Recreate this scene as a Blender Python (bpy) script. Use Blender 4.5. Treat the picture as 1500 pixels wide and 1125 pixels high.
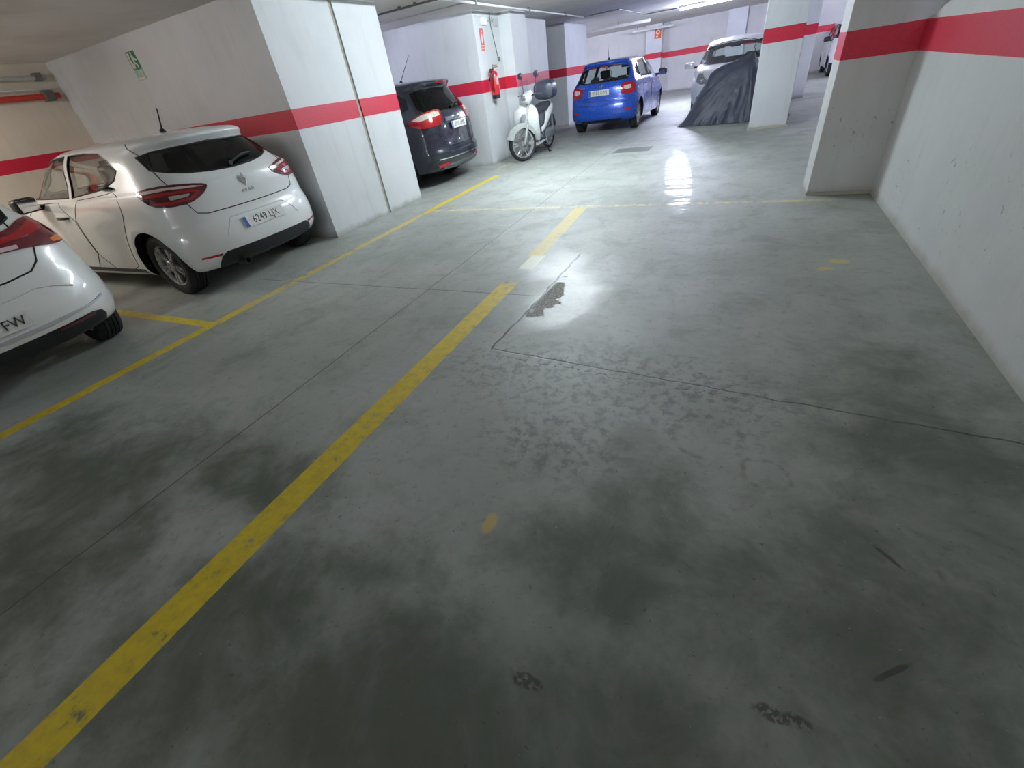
import bpy, bmesh, math, random
from math import sin, cos, pi, radians, atan2, sqrt
from mathutils import Vector, Matrix, geometry
from mathutils.bvhtree import BVHTree
S = bpy.context.scene
for o in list(bpy.data.objects): bpy.data.objects.remove(o)
COL = S.collection
random.seed(4)
# ---------------- camera
cam_d = bpy.data.cameras.new('camera'); cam = bpy.data.objects.new('camera', cam_d); COL.objects.link(cam)
F = 620.935
cam_d.sensor_width = 36; cam_d.lens = 36*F/1500; cam_d.clip_start = .05; cam_d.clip_end = 200
Rm = Matrix([[0.9025579956523044, -0.14090360121943096, 0.40686022126461374],
             [0.4089478780864434, 0.5762014787769825, -0.707639377694468],
             [-0.13472452446637306, 0.8050702025405077, 0.5776774805102718]])
cam.matrix_world = Matrix.Translation((0, 0, 1.5)) @ Rm.to_4x4()
S.camera = cam
# ---------------- world and exposure
W = bpy.data.worlds.new('world'); S.world = W; W.use_nodes = True
W.node_tree.nodes['Background'].inputs[0].default_value = (.6, .7, .8, 1)
W.node_tree.nodes['Background'].inputs[1].default_value = .05
S.view_settings.view_transform = 'Standard'; S.view_settings.look = 'None'
S.view_settings.gamma = 1; S.view_settings.use_curve_mapping = False
S.view_settings.exposure = 0.0
LIGHT = 2.4

# ---------------- node helper
class NT:
    def __init__(s, name):
        s.m = bpy.data.materials.new(name); s.m.use_nodes = True
        s.t = s.m.node_tree; s.b = s.t.nodes['Principled BSDF']; s.out = s.t.nodes['Material Output']
        s.co = s.t.nodes.new('ShaderNodeTexCoord').outputs['Object']
        sp = s.t.nodes.new('ShaderNodeSeparateXYZ'); s.t.links.new(s.co, sp.inputs[0]); s.X, s.Y, s.Z = sp.outputs
    def n(s, k): return s.t.nodes.new('ShaderNode'+k)
    def L(s, a, b):
        if hasattr(a, 'links') or isinstance(a, bpy.types.NodeSocket): s.t.links.new(a, b)
        else:
            if hasattr(b, 'default_value'):
                try: b.default_value = a
                except Exception: b.default_value = (a, a, a, 1) if not isinstance(a, tuple) else tuple(a)+(1,)
    def M(s, op, a, b=0, c=0):
        q = s.n('Math'); q.operation = op
        for i, v in enumerate((a, b, c)): s.L(v, q.inputs[i])
        return q.outputs[0]
    def mul(s, a, b): return s.M('MULTIPLY', a, b)
    def add(s, a, b): return s.M('ADD', a, b)
    def sub(s, a, b): return s.M('SUBTRACT', a, b)
    def mx(s, a, b): return s.M('MAXIMUM', a, b)
    def mr(s, v, a, b, c=0., d=1.):
        q = s.n('MapRange'); q.interpolation_type = 'SMOOTHSTEP'; s.L(v, q.inputs[0])
        for i, x in enumerate((a, b, c, d)): q.inputs[i+1].default_value = x
        return q.outputs[0]
    def noise(s, sc, det=4, ro=.55, scl=None, dist=0, loc=(0,0,0)):
        q = s.n('TexNoise'); q.inputs['Scale'].default_value = sc; q.inputs['Detail'].default_value = det
        q.inputs['Roughness'].default_value = ro; q.inputs['Distortion'].default_value = dist
        mp = s.n('Mapping'); s.t.links.new(s.co, mp.inputs[0]); mp.inputs['Location'].default_value = loc
        if scl: mp.inputs['Scale'].default_value = scl
        s.t.links.new(mp.outputs[0], q.inputs['Vector'])
        return q.outputs[0]
    def mix(s, f, a, b):
        q = s.n('Mix'); q.data_type = 'RGBA'; s.L(f, q.inputs[0])
        for v, i in ((a, 6), (b, 7)):
            if isinstance(v, tuple): q.inputs[i].default_value = tuple(v)+(1,)
            else: s.t.links.new(v, q.inputs[i])
        return q.outputs[2]
    def band(s, v, c, h, e=.004):   # 1 inside |v-c|<h
        return s.mr(s.M('ABSOLUTE', s.sub(v, c)), h-e, h+e, 1., 0.)
    def rng(s, v, a, b, e=.01):
        return s.mul(s.mr(v, a-e, a+e), s.mr(v, b-e, b+e, 1., 0.))
    def blob(s, x, y, rx, ry, wob=None, e=.35, ang=0):
        ca, sa = cos(ang), sin(ang)
        dx, dy = s.sub(s.X, x), s.sub(s.Y, y)
        u = s.M('DIVIDE', s.add(s.mul(dx, ca), s.mul(dy, sa)), rx); v = s.M('DIVIDE', s.sub(s.mul(dy, ca), s.mul(dx, sa)), ry)
        r = s.M('SQRT', s.add(s.mul(u, u), s.mul(v, v)))
        if wob is not None: r = s.add(r, wob)
        return s.mr(r, 1-e, 1+e, 1., 0.)
    def bump(s, h, st, d=.01):
        q = s.n('Bump'); q.inputs['Strength'].default_value = st; q.inputs['Distance'].default_value = d
        s.t.links.new(h, q.inputs['Height']); s.t.links.new(q.outputs[0], s.b.inputs['Normal'])
    def set(s, col=None, ro=None, met=None, **k):
        if col is not None: s.L(col, s.b.inputs['Base Color']) if not isinstance(col, tuple) else setattr(s.b.inputs['Base Color'], 'default_value', tuple(col)+(1,))
        if ro is not None: s.L(ro, s.b.inputs['Roughness'])
        if met is not None: s.b.inputs['Metallic'].default_value = met
        return s

MC = {}
def mat(name, col, ro=.5, met=0., coat=0., emit=None, es=0., var=.06, bump=0., bs=60., alpha=None, spec=None):
    if name in MC: return MC[name]
    q = NT(name)
    nz = q.noise(14, 3)
    c2 = tuple(max(0, c*(1-var*2)) for c in col)
    q.set(q.mix(q.mr(nz, .35, .7), col, c2), q.add(ro, q.mul(q.sub(q.noise(30, 2), .5), .08)), met)
    q.b.inputs['Coat Weight'].default_value = coat; q.b.inputs['Coat Roughness'].default_value = .05
    if spec is not None: q.b.inputs['Specular IOR Level'].default_value = spec
    if emit: q.b.inputs['Emission Color'].default_value = tuple(emit)+(1,); q.b.inputs['Emission Strength'].default_value = es
    if bump: q.bump(q.noise(bs, 3), bump, .004)
    MC[name] = q.m
    return q.m

def glass(name, tint, ro=.02, refl=1.5):
    if name in MC: return MC[name]
    q = NT(name); t = q.t; t.nodes.remove(q.b)
    tr = q.n('BsdfTransparent'); tr.inputs[0].default_value = tuple(tint)+(1,)
    gl = q.n('BsdfGlossy'); gl.inputs['Roughness'].default_value = ro; gl.inputs[0].default_value = (1, 1, 1, 1)
    ge = q.n('NewGeometry'); dp = q.n('VectorMath'); dp.operation = 'DOT_PRODUCT'; t.links.new(ge.outputs['Incoming'], dp.inputs[0]); t.links.new(ge.outputs['Normal'], dp.inputs[1])
    fo = q.add(.04, q.mul(q.M('POWER', q.sub(1., q.M('ABSOLUTE', dp.outputs['Value'])), 5.), .9))
    mxs = q.n('MixShader'); t.links.new(fo, mxs.inputs[0]); t.links.new(tr.outputs[0], mxs.inputs[1]); t.links.new(gl.outputs[0], mxs.inputs[2])
    t.links.new(mxs.outputs[0], q.out.inputs[0]); MC[name] = q.m
    return q.m

# ---------------- object helpers
def link(name, me, parent=None, m=None, smooth=None):
    o = bpy.data.objects.new(name, me); COL.objects.link(o)
    if parent: o.parent = parent
    for x in (m if isinstance(m, (list, tuple)) else [m]):
        if x: me.materials.append(x)
    if smooth is not None:
        me.shade_smooth(); me.set_sharp_from_angle(angle=radians(smooth))
    return o
def bobj(name, bm, m, parent=None, smooth=None):
    me = bpy.data.meshes.new(name); bmesh.ops.recalc_face_normals(bm, faces=bm.faces); bm.to_mesh(me); bm.free()
    return link(name, me, parent, m, smooth)
def tag(o, label, cat, group=None, kind=None):
    o['label'] = label
    if cat: o['category'] = cat
    if group: o['group'] = group
    if kind: o['kind'] = kind
    return o
def struct(o): o['kind'] = 'structure'; return o
def empty(name, loc=(0,0,0), rz=0, label=None, cat=None, group=None):
    o = bpy.data.objects.new(name, None); COL.objects.link(o); o.location = loc; o.rotation_euler = (0, 0, rz); o.empty_display_size = .2
    if label: tag(o, label, cat, group)
    return o
def box(bm, x0, x1, y0, y1, z0, z1, bev=0, mtx=None, seg=2):
    r = bmesh.ops.create_cube(bm, size=1)
    vs = r['verts']
    for v in vs:
        v.co = Vector(((x0+x1)/2+v.co.x*(x1-x0), (y0+y1)/2+v.co.y*(y1-y0), (z0+z1)/2+v.co.z*(z1-z0)))
    if bev:
        es = list({e for v in vs for e in v.link_edges})
        rr = bmesh.ops.bevel(bm, geom=es, offset=bev, segments=seg, profile=.5, affect='EDGES')
        vs = list({v for v in rr['verts']} | {v for v in vs if v.is_valid})
    if mtx: bmesh.ops.transform(bm, matrix=mtx, verts=vs)
    return vs
def tube(bm, pts, r, n=8, cap=True):
    pts = [Vector(p) for p in pts]; rings = []
    rr = r if isinstance(r, (list, tuple)) else [r]*len(pts)
    for i, p in enumerate(pts):
        t = (pts[min(i+1, len(pts)-1)]-pts[max(i-1, 0)]).normalized()
        a = Vector((0, 0, 1)) if abs(t.z) < .9 else Vector((1, 0, 0))
        u = t.cross(a).normalized(); v = t.cross(u)
        rings.append([bm.verts.new(p+(u*cos(2*pi*k/n)+v*sin(2*pi*k/n))*rr[i]) for k in range(n)])
    for a, b in zip(rings, rings[1:]):
        for k in range(n): bm.faces.new((a[k], a[(k+1) % n], b[(k+1) % n], b[k]))
    if cap: bm.faces.new(rings[0][::-1]); bm.faces.new(rings[-1])
def lathe(bm, prof, axis='Y', n=48, loc=(0,0,0), closed=False):
    """prof = [(r, t)] revolved round the axis through loc"""
    rings = []; L = Vector(loc)
    for r, t in prof:
        ring = []
        for k in range(n):
            a = 2*pi*k/n; c, s_ = r*cos(a), r*sin(a)
            p = {'Y': (c, t, s_), 'Z': (c, s_, t), 'X': (t, c, s_)}[axis]
            ring.append(bm.verts.new(L+Vector(p)))
        rings.append(ring)
    prs = list(zip(rings, rings[1:]))+([(rings[-1], rings[0])] if closed else [])
    for a, b in prs:
        for k in range(n): bm.faces.new((a[k], a[(k+1) % n], b[(k+1) % n], b[k]))
    if not closed:
        if prof[0][0] > 1e-4: bm.faces.new(rings[0][::-1])
        if prof[-1][0] > 1e-4: bm.faces.new(rings[-1])
    if not closed and (prof[0][0] <= 1e-4 or prof[-1][0] <= 1e-4): bmesh.ops.remove_doubles(bm, verts=bm.verts, dist=1e-5)
def prism(bm, poly, t0, t1, plane='XZ', bev=0, mtx=None):
    """poly in plane, extruded along the third axis t0..t1"""
    def P(a, b, t): return {'XZ': (a, t, b), 'YZ': (t, a, b), 'XY': (a, b, t)}[plane]
    A = [bm.verts.new(P(a, b, t0)) for a, b in poly]; B = [bm.verts.new(P(a, b, t1)) for a, b in poly]
    n = len(poly)
    fs = [bm.faces.new(A), bm.faces.new(B[::-1])]
    fs += [bm.faces.new((A[k], B[k], B[(k+1) % n], A[(k+1) % n])) for k in range(n)]
    vs = A+B
    if bev:
        es = list(set(fs[0].edges) | set(fs[1].edges))
        rr = bmesh.ops.bevel(bm, geom=es, offset=bev, segments=2, profile=.5, affect='EDGES')
        vs = list({v for v in rr['verts']} | {v for v in vs if v.is_valid})
    if mtx: bmesh.ops.transform(bm, matrix=mtx, verts=vs)
    return vs
def chaikin(poly, it=2, closed=True, keep=.25):
    for _ in range(it):
        q = []; n = len(poly)
        for i in range(n if closed else n-1):
            a, b = poly[i], poly[(i+1) % n]
            q.append(tuple(x*(1-keep)+y*keep for x, y in zip(a, b))); q.append(tuple(x*keep+y*(1-keep) for x, y in zip(a, b)))
        if not closed: q = [poly[0]]+q+[poly[-1]]
        poly = q
    return poly
def text_mesh(s, size, ext=.001, xs=1., font_spacing=1.):
    c = bpy.data.curves.new('t', 'FONT'); c.body = s; c.size = size; c.extrude = ext; c.align_x = 'CENTER'; c.align_y = 'CENTER'; c.resolution_u = 3
    c.space_character = font_spacing
    o = bpy.data.objects.new('t', c); COL.objects.link(o)
    me = bpy.data.meshes.new_from_object(o.evaluated_get(bpy.context.evaluated_depsgraph_get()))
    bpy.data.objects.remove(o); bpy.data.curves.remove(c)
    for v in me.vertices: v.co.x *= xs
    return me

# ---------------- materials of the garage
def wall_mat(name, z0, z1, base=(.66, .68, .70), red=(.62, .015, .05), scuff=0., warm=0.):
    q = NT(name)
    g = q.n('NewGeometry'); sp = q.n('SeparateXYZ'); q.t.links.new(g.outputs['Position'], sp.inputs[0]); Zw = sp.outputs[2]
    nb = q.noise(1.3, 4, .6, loc=(3, 1, 2)); nf = q.noise(45, 4, .6)
    c = q.mix(q.mr(nb, .35, .75), base, tuple(x*.9 for x in base))
    # streaks and grime near the foot
    st = q.mul(q.mr(q.noise(3, 5, .65, scl=(3, 3, .35)), .5, .75), .22)
    c = q.mix(st, c, tuple(x*.72 for x in (.6, .6, .56)))
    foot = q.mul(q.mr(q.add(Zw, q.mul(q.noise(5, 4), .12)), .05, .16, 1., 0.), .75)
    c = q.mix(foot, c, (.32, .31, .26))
    if scuff:
        sc = q.mul(q.mr(q.noise(22, 5, .7, scl=(1, 1, .8), loc=(5, 5, 5)), .60, .68), q.mul(q.mr(q.noise(2.2, 2, loc=(1, 7, 3)), .45, .62), q.rng(Zw, .12, .8, .12)))
        c = q.mix(q.mul(sc, scuff), c, (.2, .15, .12))
    wob = q.mul(q.sub(q.noise(9, 3), .5), .006)
    s_ = q.band(q.add(Zw, wob), (z0+z1)/2, (z1-z0)/2, .002)
    c = q.mix(s_, c, q.mix(q.mr(nf, .3, .7), red, tuple(x*.85 for x in red)))
    q.set(c, q.add(.62, q.mul(s_, -.12)))
    q.bump(q.add(nf, q.mul(nb, .8)), .35, .004)
    return q.m
M_left = wall_mat('plaster_left', 1.355, 1.575)
M_right = wall_mat('plaster_right', 1.22, 1.44, base=(.58, .60, .59), scuff=.9)
M_mid = wall_mat('plaster_middle', 1.40, 1.62, base=(.66, .68, .72))
M_far = wall_mat('plaster_far', 1.36, 1.58, base=(.60, .60, .60))
M_cream = wall_mat('plaster_cream', 1.37, 1.55, base=(.74, .68, .57))

def ceil_mat():
    q = NT('ceiling_paint')
    nb = q.noise(.8, 5, .6)
    c = q.mix(q.mr(nb, .35, .7), (.74, .73, .71), (.62, .60, .57))
    c = q.mix(q.mul(q.mr(q.noise(1.1, 3, loc=(4, 2, 9)), .6, .8), .5), c, (.45, .33, .24))
    q.set(c, .8); q.bump(q.noise(30, 4), .3, .004); return q.m
def floor_mat():
    q = NT('garage_concrete')
    X, Y = q.X, q.Y
    n1 = q.noise(.55, 6, .62); n2 = q.noise(2.6, 6, .65, dist=.6); n3 = q.noise(16, 5, .7); n4 = q.noise(90, 3, .6)
    n5 = q.noise(1.1, 4, .7, scl=(2.2, .6, 1), loc=(7, 3, 0))
    c = q.mix(q.mr(n1, .32, .68), (.28, .305, .268), (.41, .435, .405))
    c = q.mix(q.mul(q.mr(n2, .46, .70), .50), c, (.17, .19, .145))
    c = q.mix(q.mul(q.mr(n5, .5, .78), .28), c, (.50, .52, .51))
    c = q.mix(q.mul(q.mr(n3, .52, .72), .35), c, (.09, .095, .08))
    c = q.mix(q.mul(q.mr(n4, .3, .7), .18), c, (.33, .33, .31))
    # noise that roughens the blob edges below
    wob = q.mul(q.sub(n2, .5), .9)
    # cement patch round the broken slab, pale dust
    dust = q.mx(q.blob(-1.12, 2.95, .30, .42, wob, .3), q.mx(q.blob(-1.33, 3.55, .36, .32, wob, .35), q.blob(-1.0, 3.45, .22, .5, wob, .3)))
    dust = q.mul(dust, q.mr(n3, .30, .62))
    c = q.mix(q.mul(dust, .6), c, (.52, .56, .57))
    rub = q.mul(q.blob(-1.27, 3.02, .11, .32, q.mul(q.sub(q.noise(9, 4), .5), 2.6), .12), q.mr(q.sub(X, q.add(-1.37, q.mul(q.sub(Y, 2.18), .06))), -.01, .01))
    c = q.mix(q.mul(rub, .8), c, q.mix(q.mr(q.noise(70, 4), .42, .58), (.17, .17, .145), (.52, .52, .48)))
    dirt = q.mx(q.blob(-.55, 2.0, .9, .35, wob, .5), q.blob(-.62, 1.45, .35, .25, wob, .5))
    c = q.mix(q.mul(q.mul(dirt, q.mr(n3, .45, .6)), .5), c, (.07, .07, .055))
    # stain rings
    def ring(x, y, r, w):
        dx, dy = q.sub(X, x), q.sub(Y, y); d = q.add(q.M('SQRT', q.add(q.mul(dx, dx), q.mul(dy, dy))), q.mul(q.sub(n2, .5), .16))
        return q.mul(q.band(d, r, w, w), q.mr(n3, .4, .55))
    rg = q.mx(ring(.04, 1.68, .15, .012), q.mx(ring(.29, 1.5, .08, .010), ring(.92, 1.18, .14, .008)))
    c = q.mix(q.mul(rg, .35), c, (.07, .065, .045))
    # grime blobs that also paint the near floor's light falloff dark
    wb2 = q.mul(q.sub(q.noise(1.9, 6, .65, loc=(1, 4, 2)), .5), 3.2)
    grime_falloff = q.mx(q.blob(-3.2, .5, .75, .38, wb2, .6), q.mx(q.blob(-2.7, -.1, .6, .5, wb2, .6), q.mx(q.blob(-1.5, .15, .4, .4, wb2, .6), q.blob(-2.1, .75, .5, .25, wb2, .6))))
    grime_falloff = q.mx(grime_falloff, q.mx(q.blob(-.2, .85, .4, .22, wb2, .7), q.mx(q.blob(.45, .95, .7, .45, wb2, .7), q.mx(q.blob(.9, 1.8, .35, .8, wb2, .7), q.blob(-.4, .2, 1.1, .40, wb2, .7)))))
    c = q.mix(q.mul(grime_falloff, q.mr(n2, .25, .6, .45, .85)), c, (.062, .076, .050))
    sp = q.mul(q.mr(q.noise(38, 4, .65, loc=(6, 6, 1)), .64, .70), .7)
    c = q.mix(sp, c, (.05, .052, .04))
    c = q.mix(q.mul(q.mr(q.noise(75, 2, .5, loc=(3, 9, 4)), .74, .78), .6), c, (.60, .60, .55))
    # oil spots
    oil = q.mx(q.blob(-.36, .415, .055, .022, q.mul(q.sub(n3, .5), 1.4), .2), q.mx(q.blob(.30, .595, .05, .018, q.mul(q.sub(n3, .5), 1.4), .25), q.blob(.36, .60, .04, .016, q.mul(q.sub(n3, .5), 1.4), .25)))
    oil = q.mul(q.mr(q.noise(60, 4), .40, .52), oil); oil = q.mx(oil, q.mx(q.blob(.60, .82, .05, .008, q.mul(q.sub(n3, .5), 2), .3, .7), q.blob(.66, 1.22, .05, .008, q.mul(q.sub(n3, .5), 2), .3, -.8)))
    c = q.mix(q.mul(oil, .85), c, (.04, .04, .033))
    # saw cut joints
    jw = q.mul(q.sub(q.noise(1.5, 2), .5), .03)
    j = q.mul(q.band(q.add(X, jw), -2.49, .0035, .002), q.rng(Y, -3, 12))
    j = q.mx(j, q.mul(q.band(q.add(Y, jw), 3.05, .004, .002), q.rng(X, -4.95, -1.38)))
    j = q.mx(j, q.mul(q.band(Y, 11.0, .006, .003), q.rng(X, -6, 4)))
    cw = q.mul(q.sub(q.noise(7, 4), .5), .05)
    j2 = q.mul(q.band(q.add(q.sub(X, q.mul(q.sub(Y, 2.18), .045)), cw), -1.38, .008, .005), q.rng(Y, 2.18, 4.05))
    j2 = q.mx(j2, q.mul(q.band(q.add(q.add(Y, q.mul(X, .085)), q.mul(cw, .9)), 2.07, .0042, .005), q.rng(X, -1.38, 1.33)))
    j2 = q.mx(j2, q.mul(q.mul(q.band(q.add(q.add(Y, q.mul(X, .085)), q.mul(q.sub(q.noise(5, 5, loc=(3, 3, 3)), .5), .22)), 2.02, .003, .003), q.rng(X, -1.2, .2)), q.mr(n3, .4, .5)))
    fade = q.mr(q.noise(3.3, 2, loc=(9, 2, 0)), .3, .5, .35, 1.)
    jj = q.mx(j, q.mul(j2, fade))
    c = q.mix(jj, c, (.035, .035, .027))
    # painted lines
    wear = q.add(q.mul(n3, .6), q.mul(n2, .4))
    def line(m, a, b, wr, col): # wr wear threshold
        nonlocal c
        mm = q.mul(m, q.mr(wear, a, b, 1., 0.)); c = q.mix(q.mul(mm, wr), c, col); return mm
    yel = q.mix(q.mr(n3, .35, .7), (.74, .56, .010), (.58, .43, .02)); pale = (.70, .58, .22)
    ed = q.mul(q.sub(n3, .5), .012)
    bA = q.mul(q.band(q.add(X, ed), -4.31, .058), q.mx(q.rng(Y, -5, 2.5, .3), q.rng(Y, 5.7, 8.3)))
    bA2 = q.mul(q.band(q.add(X, ed), -4.31, .055), q.rng(Y, 2.5, 5.7, .3))
    bC = q.mul(q.band(q.add(Y, ed), 2.02, .05), q.rng(X, -7.5, -4.3))
    bB1 = q.mul(q.band(q.add(X, ed), -1.735, .082), q.rng(Y, -5, 3.28, .12))
    bB2 = q.mul(q.band(q.add(q.add(X, q.mul(Y, .028)), ed), -1.645, .08), q.rng(Y, 3.95, 5.75))
    bB3 = q.mul(q.band(q.add(X, ed), -1.72, .075), q.rng(Y, 3.62, 3.98, .03))
    bD = q.mul(q.band(q.add(q.add(Y, q.mul(X, .01)), ed), 5.78, .045), q.rng(X, -4.3, 1.0))
    bE = q.mul(q.band(q.add(X, ed), -4.62, .05), q.rng(Y, 8.9, 10.3))
    paint = line(q.mx(bA, q.mx(bC, bB1)), .56, .66, .97, yel)
    p2 = line(bB2, .5, .64, .9, (.62, .50, .12)); p3 = line(bB3, .55, .7, .9, (.66, .67, .52))
    line(bA2, .50, .62, .88, (.66, .50, .10)); p4 = line(q.mx(bD, bE), .40, .58, .75, pale)
    # ochre paint drips
    ch = q.mx(q.blob(-.735, .895, .028, .045, q.mul(q.sub(n3, .5), 2), .4), q.mx(q.blob(.83, 3.98, .07, .045, q.mul(q.sub(n3, .5), 2), .4), q.blob(.72, 3.82, .05, .035, q.mul(q.sub(n3, .5), 2), .4)))
    c = q.mix(q.mul(ch, .8), c, (.62, .46, .12))
    # wet / polished zones
    wet = q.mx(q.blob(-1.12, 3.05, .28, .55, wob, .4), q.blob(-1.45, 3.75, .3, .35, wob, .4))
    wetA = q.mul(q.blob(-.80, 7.45, .19, 2.0, q.mul(wob, .35), .2, .133), q.mr(q.noise(3.0, 5, .65, scl=(.7, 2.6, 1), loc=(2, 8, 1)), .485, .53))
    ro = q.add(q.sub(q.sub(.56, q.mul(wet, .10)), q.mul(wetA, .28)), q.mul(q.sub(n2, .5), .18))
    ro = q.add(ro, q.mul(rub, .4)); ro = q.add(ro, q.mul(q.sub(n3, .5), .10))
    q.set(c, q.mx(ro, .12)); q.b.inputs['Specular IOR Level'].default_value = .85
    h = q.add(q.add(q.mul(n3, .35), q.mul(n4, .12)), q.mul(n2, .8)); h = q.add(h, q.mul(jj, -1.5)); h = q.add(h, q.mul(rub, q.mul(q.noise(60, 3), 1.5))); h = q.add(h, q.mul(rub, -1.)); h = q.add(h, q.mul(oil, -.6))
    q.bump(h, .30, .006)
    return q.m
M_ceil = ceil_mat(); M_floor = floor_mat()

# ---------------- big structure
def slab(name, x0, x1, y0, y1, z0, z1, m, bev=0):
    bm = bmesh.new(); box(bm, x0, x1, y0, y1, z0, z1, bev); o = bobj(name, bm, m); return struct(o)
H = 2.68
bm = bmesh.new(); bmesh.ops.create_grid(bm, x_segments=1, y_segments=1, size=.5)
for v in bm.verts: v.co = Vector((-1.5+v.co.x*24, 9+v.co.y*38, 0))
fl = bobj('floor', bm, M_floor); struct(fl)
slab('ceiling', -13.5, 10.5, -10, 28, H, H+.2, M_ceil)
bm = bmesh.new(); prism(bm, [(-10, 0), (5.995, 0), (5.995, 1.445), (5.84, 1.465), (5.44, 1.55), (5.28, 1.75), (5.45, 2.1), (5.995, 2.2), (5.995, H), (-10, H)], 1.33, 1.45, 'YZ'); struct(bobj('wall_right', bm, M_right))
slab('wall_next_bay', 2.6, 2.8, -10, 9.5, 0, H, M_left)
slab('wall_back', -13.5, 10.5, 26.5, 26.8, 0, H, M_far)
slab('wall_left', -10.2, -9.87, -10, 26.5, 0, H, M_cream)
slab('wall_front', -13.5, 10.5, -10.2, -9.9, 0, H, M_cream)
slab('wall_far_right', 7.0, 7.3, 6, 26.5, 0, H, M_far)
# wall block to the left of the aisle (with the vertical movement joint)
def joint_block():
    bm = bmesh.new()
    pl = [(-9.87, 4.54), (-5.07, 4.54), (-5.07, 5.735), (-5.12, 5.735), (-5.12, 5.805), (-5.07, 5.805), (-5.07, 6.70), (-9.87, 6.70)]
    prism(bm, pl, 0, H, 'XY'); return struct(bobj('wall_block_left', bm, M_left))
joint_block()
slab('trim_1', -5.119, -5.085, 5.736, 5.80, 0.0, H-.01, mat('joint_mortar', (.42, .40, .33), .9, bump=.5))
def poly_wall(name, pl, m):
    bm = bmesh.new(); prism(bm, pl, 0, H, 'XY'); return struct(bobj(name, bm, m))
poly_wall('wall_extinguisher', [(-9.87, 9.49), (-4.98, 9.49), (-4.98, 10.62), (-4.70, 10.62), (-4.70, 11.45), (-4.98, 11.45), (-4.98, 13.45), (-9.87, 13.45)], M_left)
poly_wall('wall_bay_left', [(-9.87, 15.85), (-5.28, 15.85), (-5.28, 18.2), (-7.4, 18.2), (-7.4, 19.5), (-9.87, 19.5)], M_left)
slab('wall_pillar_right', .75, 1.60, 5.99, 6.47, 0, H, M_right, .006)
slab('wall_pillar_middle', .10, .77, 11.3, 12.0, 0, H, M_mid, .008)
slab('wall_pillar_behind', .62, 1.39, 16.4, 17.1, 0, H, M_mid, .008)
slab('wall_pillar_sign', -4.72, -4.0, 26.1, 26.5, 0, H, M_mid, .008)
slab('wall_pillar_far', -1.25, -.50, 26.1, 26.5, 0, H, M_mid, .008)
#slab('ceiling_beam_far', -9.8, 7, 25.6, 26.1, 2.42, H, M_ceil)
slab('trim_2', .07, .80, 11.27, 12.03, 0, .035, mat('foot_mortar', (.45, .43, .36), .9, bump=.5))
slab('trim_3', .74, 1.335, 5.975, 5.995, 0, .03, mat('foot_mortar', (.45, .43, .36), .9, bump=.5))

bm = bmesh.new(); box(bm, -.36, .36, -.24, .24, 0, .004, .002, seg=1)
for k in range(5): box(bm, -.30, .30, -.18+k*.09-.006, -.18+k*.09+.006, .004, .0055)
dc = bobj('drain_cover', bm, mat('cast_cover', (.22, .23, .23), .5, .3)); dc.location = (-1.99, 10.0, .0005); dc.rotation_euler = (0, 0, -.05); tag(dc, 'flat grey drain cover set in the aisle floor before the blue hatchback', 'drain cover')
# ---------------- lamps
M_lampbody = mat('lamp_housing', (.75, .76, .76), .4)
def tube_lamp(x, y, z, rz, ln, st, col, label, drop=0.):
    t = empty('tube_lamp', (x, y, H-.004), rz, label, 'lamp', 'ceiling tube lamps')
    bm = bmesh.new(); box(bm, -ln/2-.03, ln/2+.03, -.05, .05, -.055, 0, .01); bobj('housing', bm, M_lampbody, t)
    for sx in (-1, 1):
        bm = bmesh.new(); box(bm, sx*(ln/2)-.02, sx*(ln/2)+.02, -.03, .03, -.115, -.05, .006); bobj('end_cap', bm, M_lampbody, t)
    key = 'tube_glow_%g_%g' % (st, col[2])
    if key not in MC:
        q = NT(key); q.set(col, .4); q.b.inputs['Emission Color'].default_value = tuple(col)+(1,); q.b.inputs['Emission Strength'].default_value = st; MC[key] = q.m
    bm = bmesh.new(); lathe(bm, [(.019, -ln/2+.02), (.019, ln/2-.02)], 'X', 12, (0, 0, -.085)); bobj('fluorescent_tube', bm, MC[key], t, 40)
    return t
COOL = (.74, .77, 1.0); GREEN = (.84, .94, 1.0); WARM = (1.0, .93, .86)
tube_lamp(-1.62, 18.75, 0, 0, 1.5, 520*LIGHT, COOL, 'lit fluorescent tube on the ceiling in front of the far wall')
tube_lamp(-2.7, 7.9, 0, 0, 1.5, 370*LIGHT, GREEN, 'lit fluorescent tube on the ceiling above the aisle beside the joint block')
tube_lamp(-7.6, 21.6, 0, 0, 1.5, 260*LIGHT, COOL, 'added unseen fluorescent tube on the ceiling of the far left bay')  # added lamp, out of view, to brighten the back wall
tube_lamp(-7.4, 8.1, 0, pi/2, 1.5, 50*LIGHT, COOL, 'added unseen fluorescent tube on the ceiling above the dark people carrier')  # added out of sight to lift the bay behind the carrier
tube_lamp(4.6, 22.5, 0, 0, 1.5, 200*LIGHT, COOL, 'added unseen fluorescent tube on the ceiling of the far right aisle')  # unseen lamp added to brighten the far right
tube_lamp(2.05, 3.5, 0, pi/2, 1.2, 40*LIGHT, COOL, 'fluorescent tube in the bay beyond the right wall')
tube_lamp(3.6, 15.0, 0, 0, 1.5, 160*LIGHT, COOL, 'added unseen fluorescent tube on the ceiling behind the right pillar')  # lamp hidden by the pillar, added to raise the general light
tube_lamp(-8.6, 1.0, 0, pi/2, 1.5, 105*LIGHT, WARM, 'unseen warm fill tube on the ceiling by the cream wall')  # lamp outside the frame, put in as fill for the left bay
tube_lamp(-.6, -9.2, 0, 0, 1.5, 300*LIGHT, (.88, .9, 1.0), 'unseen fill tube on the ceiling behind the camera')  # unseen lamp, placed to fill the faces turned to the camera
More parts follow.
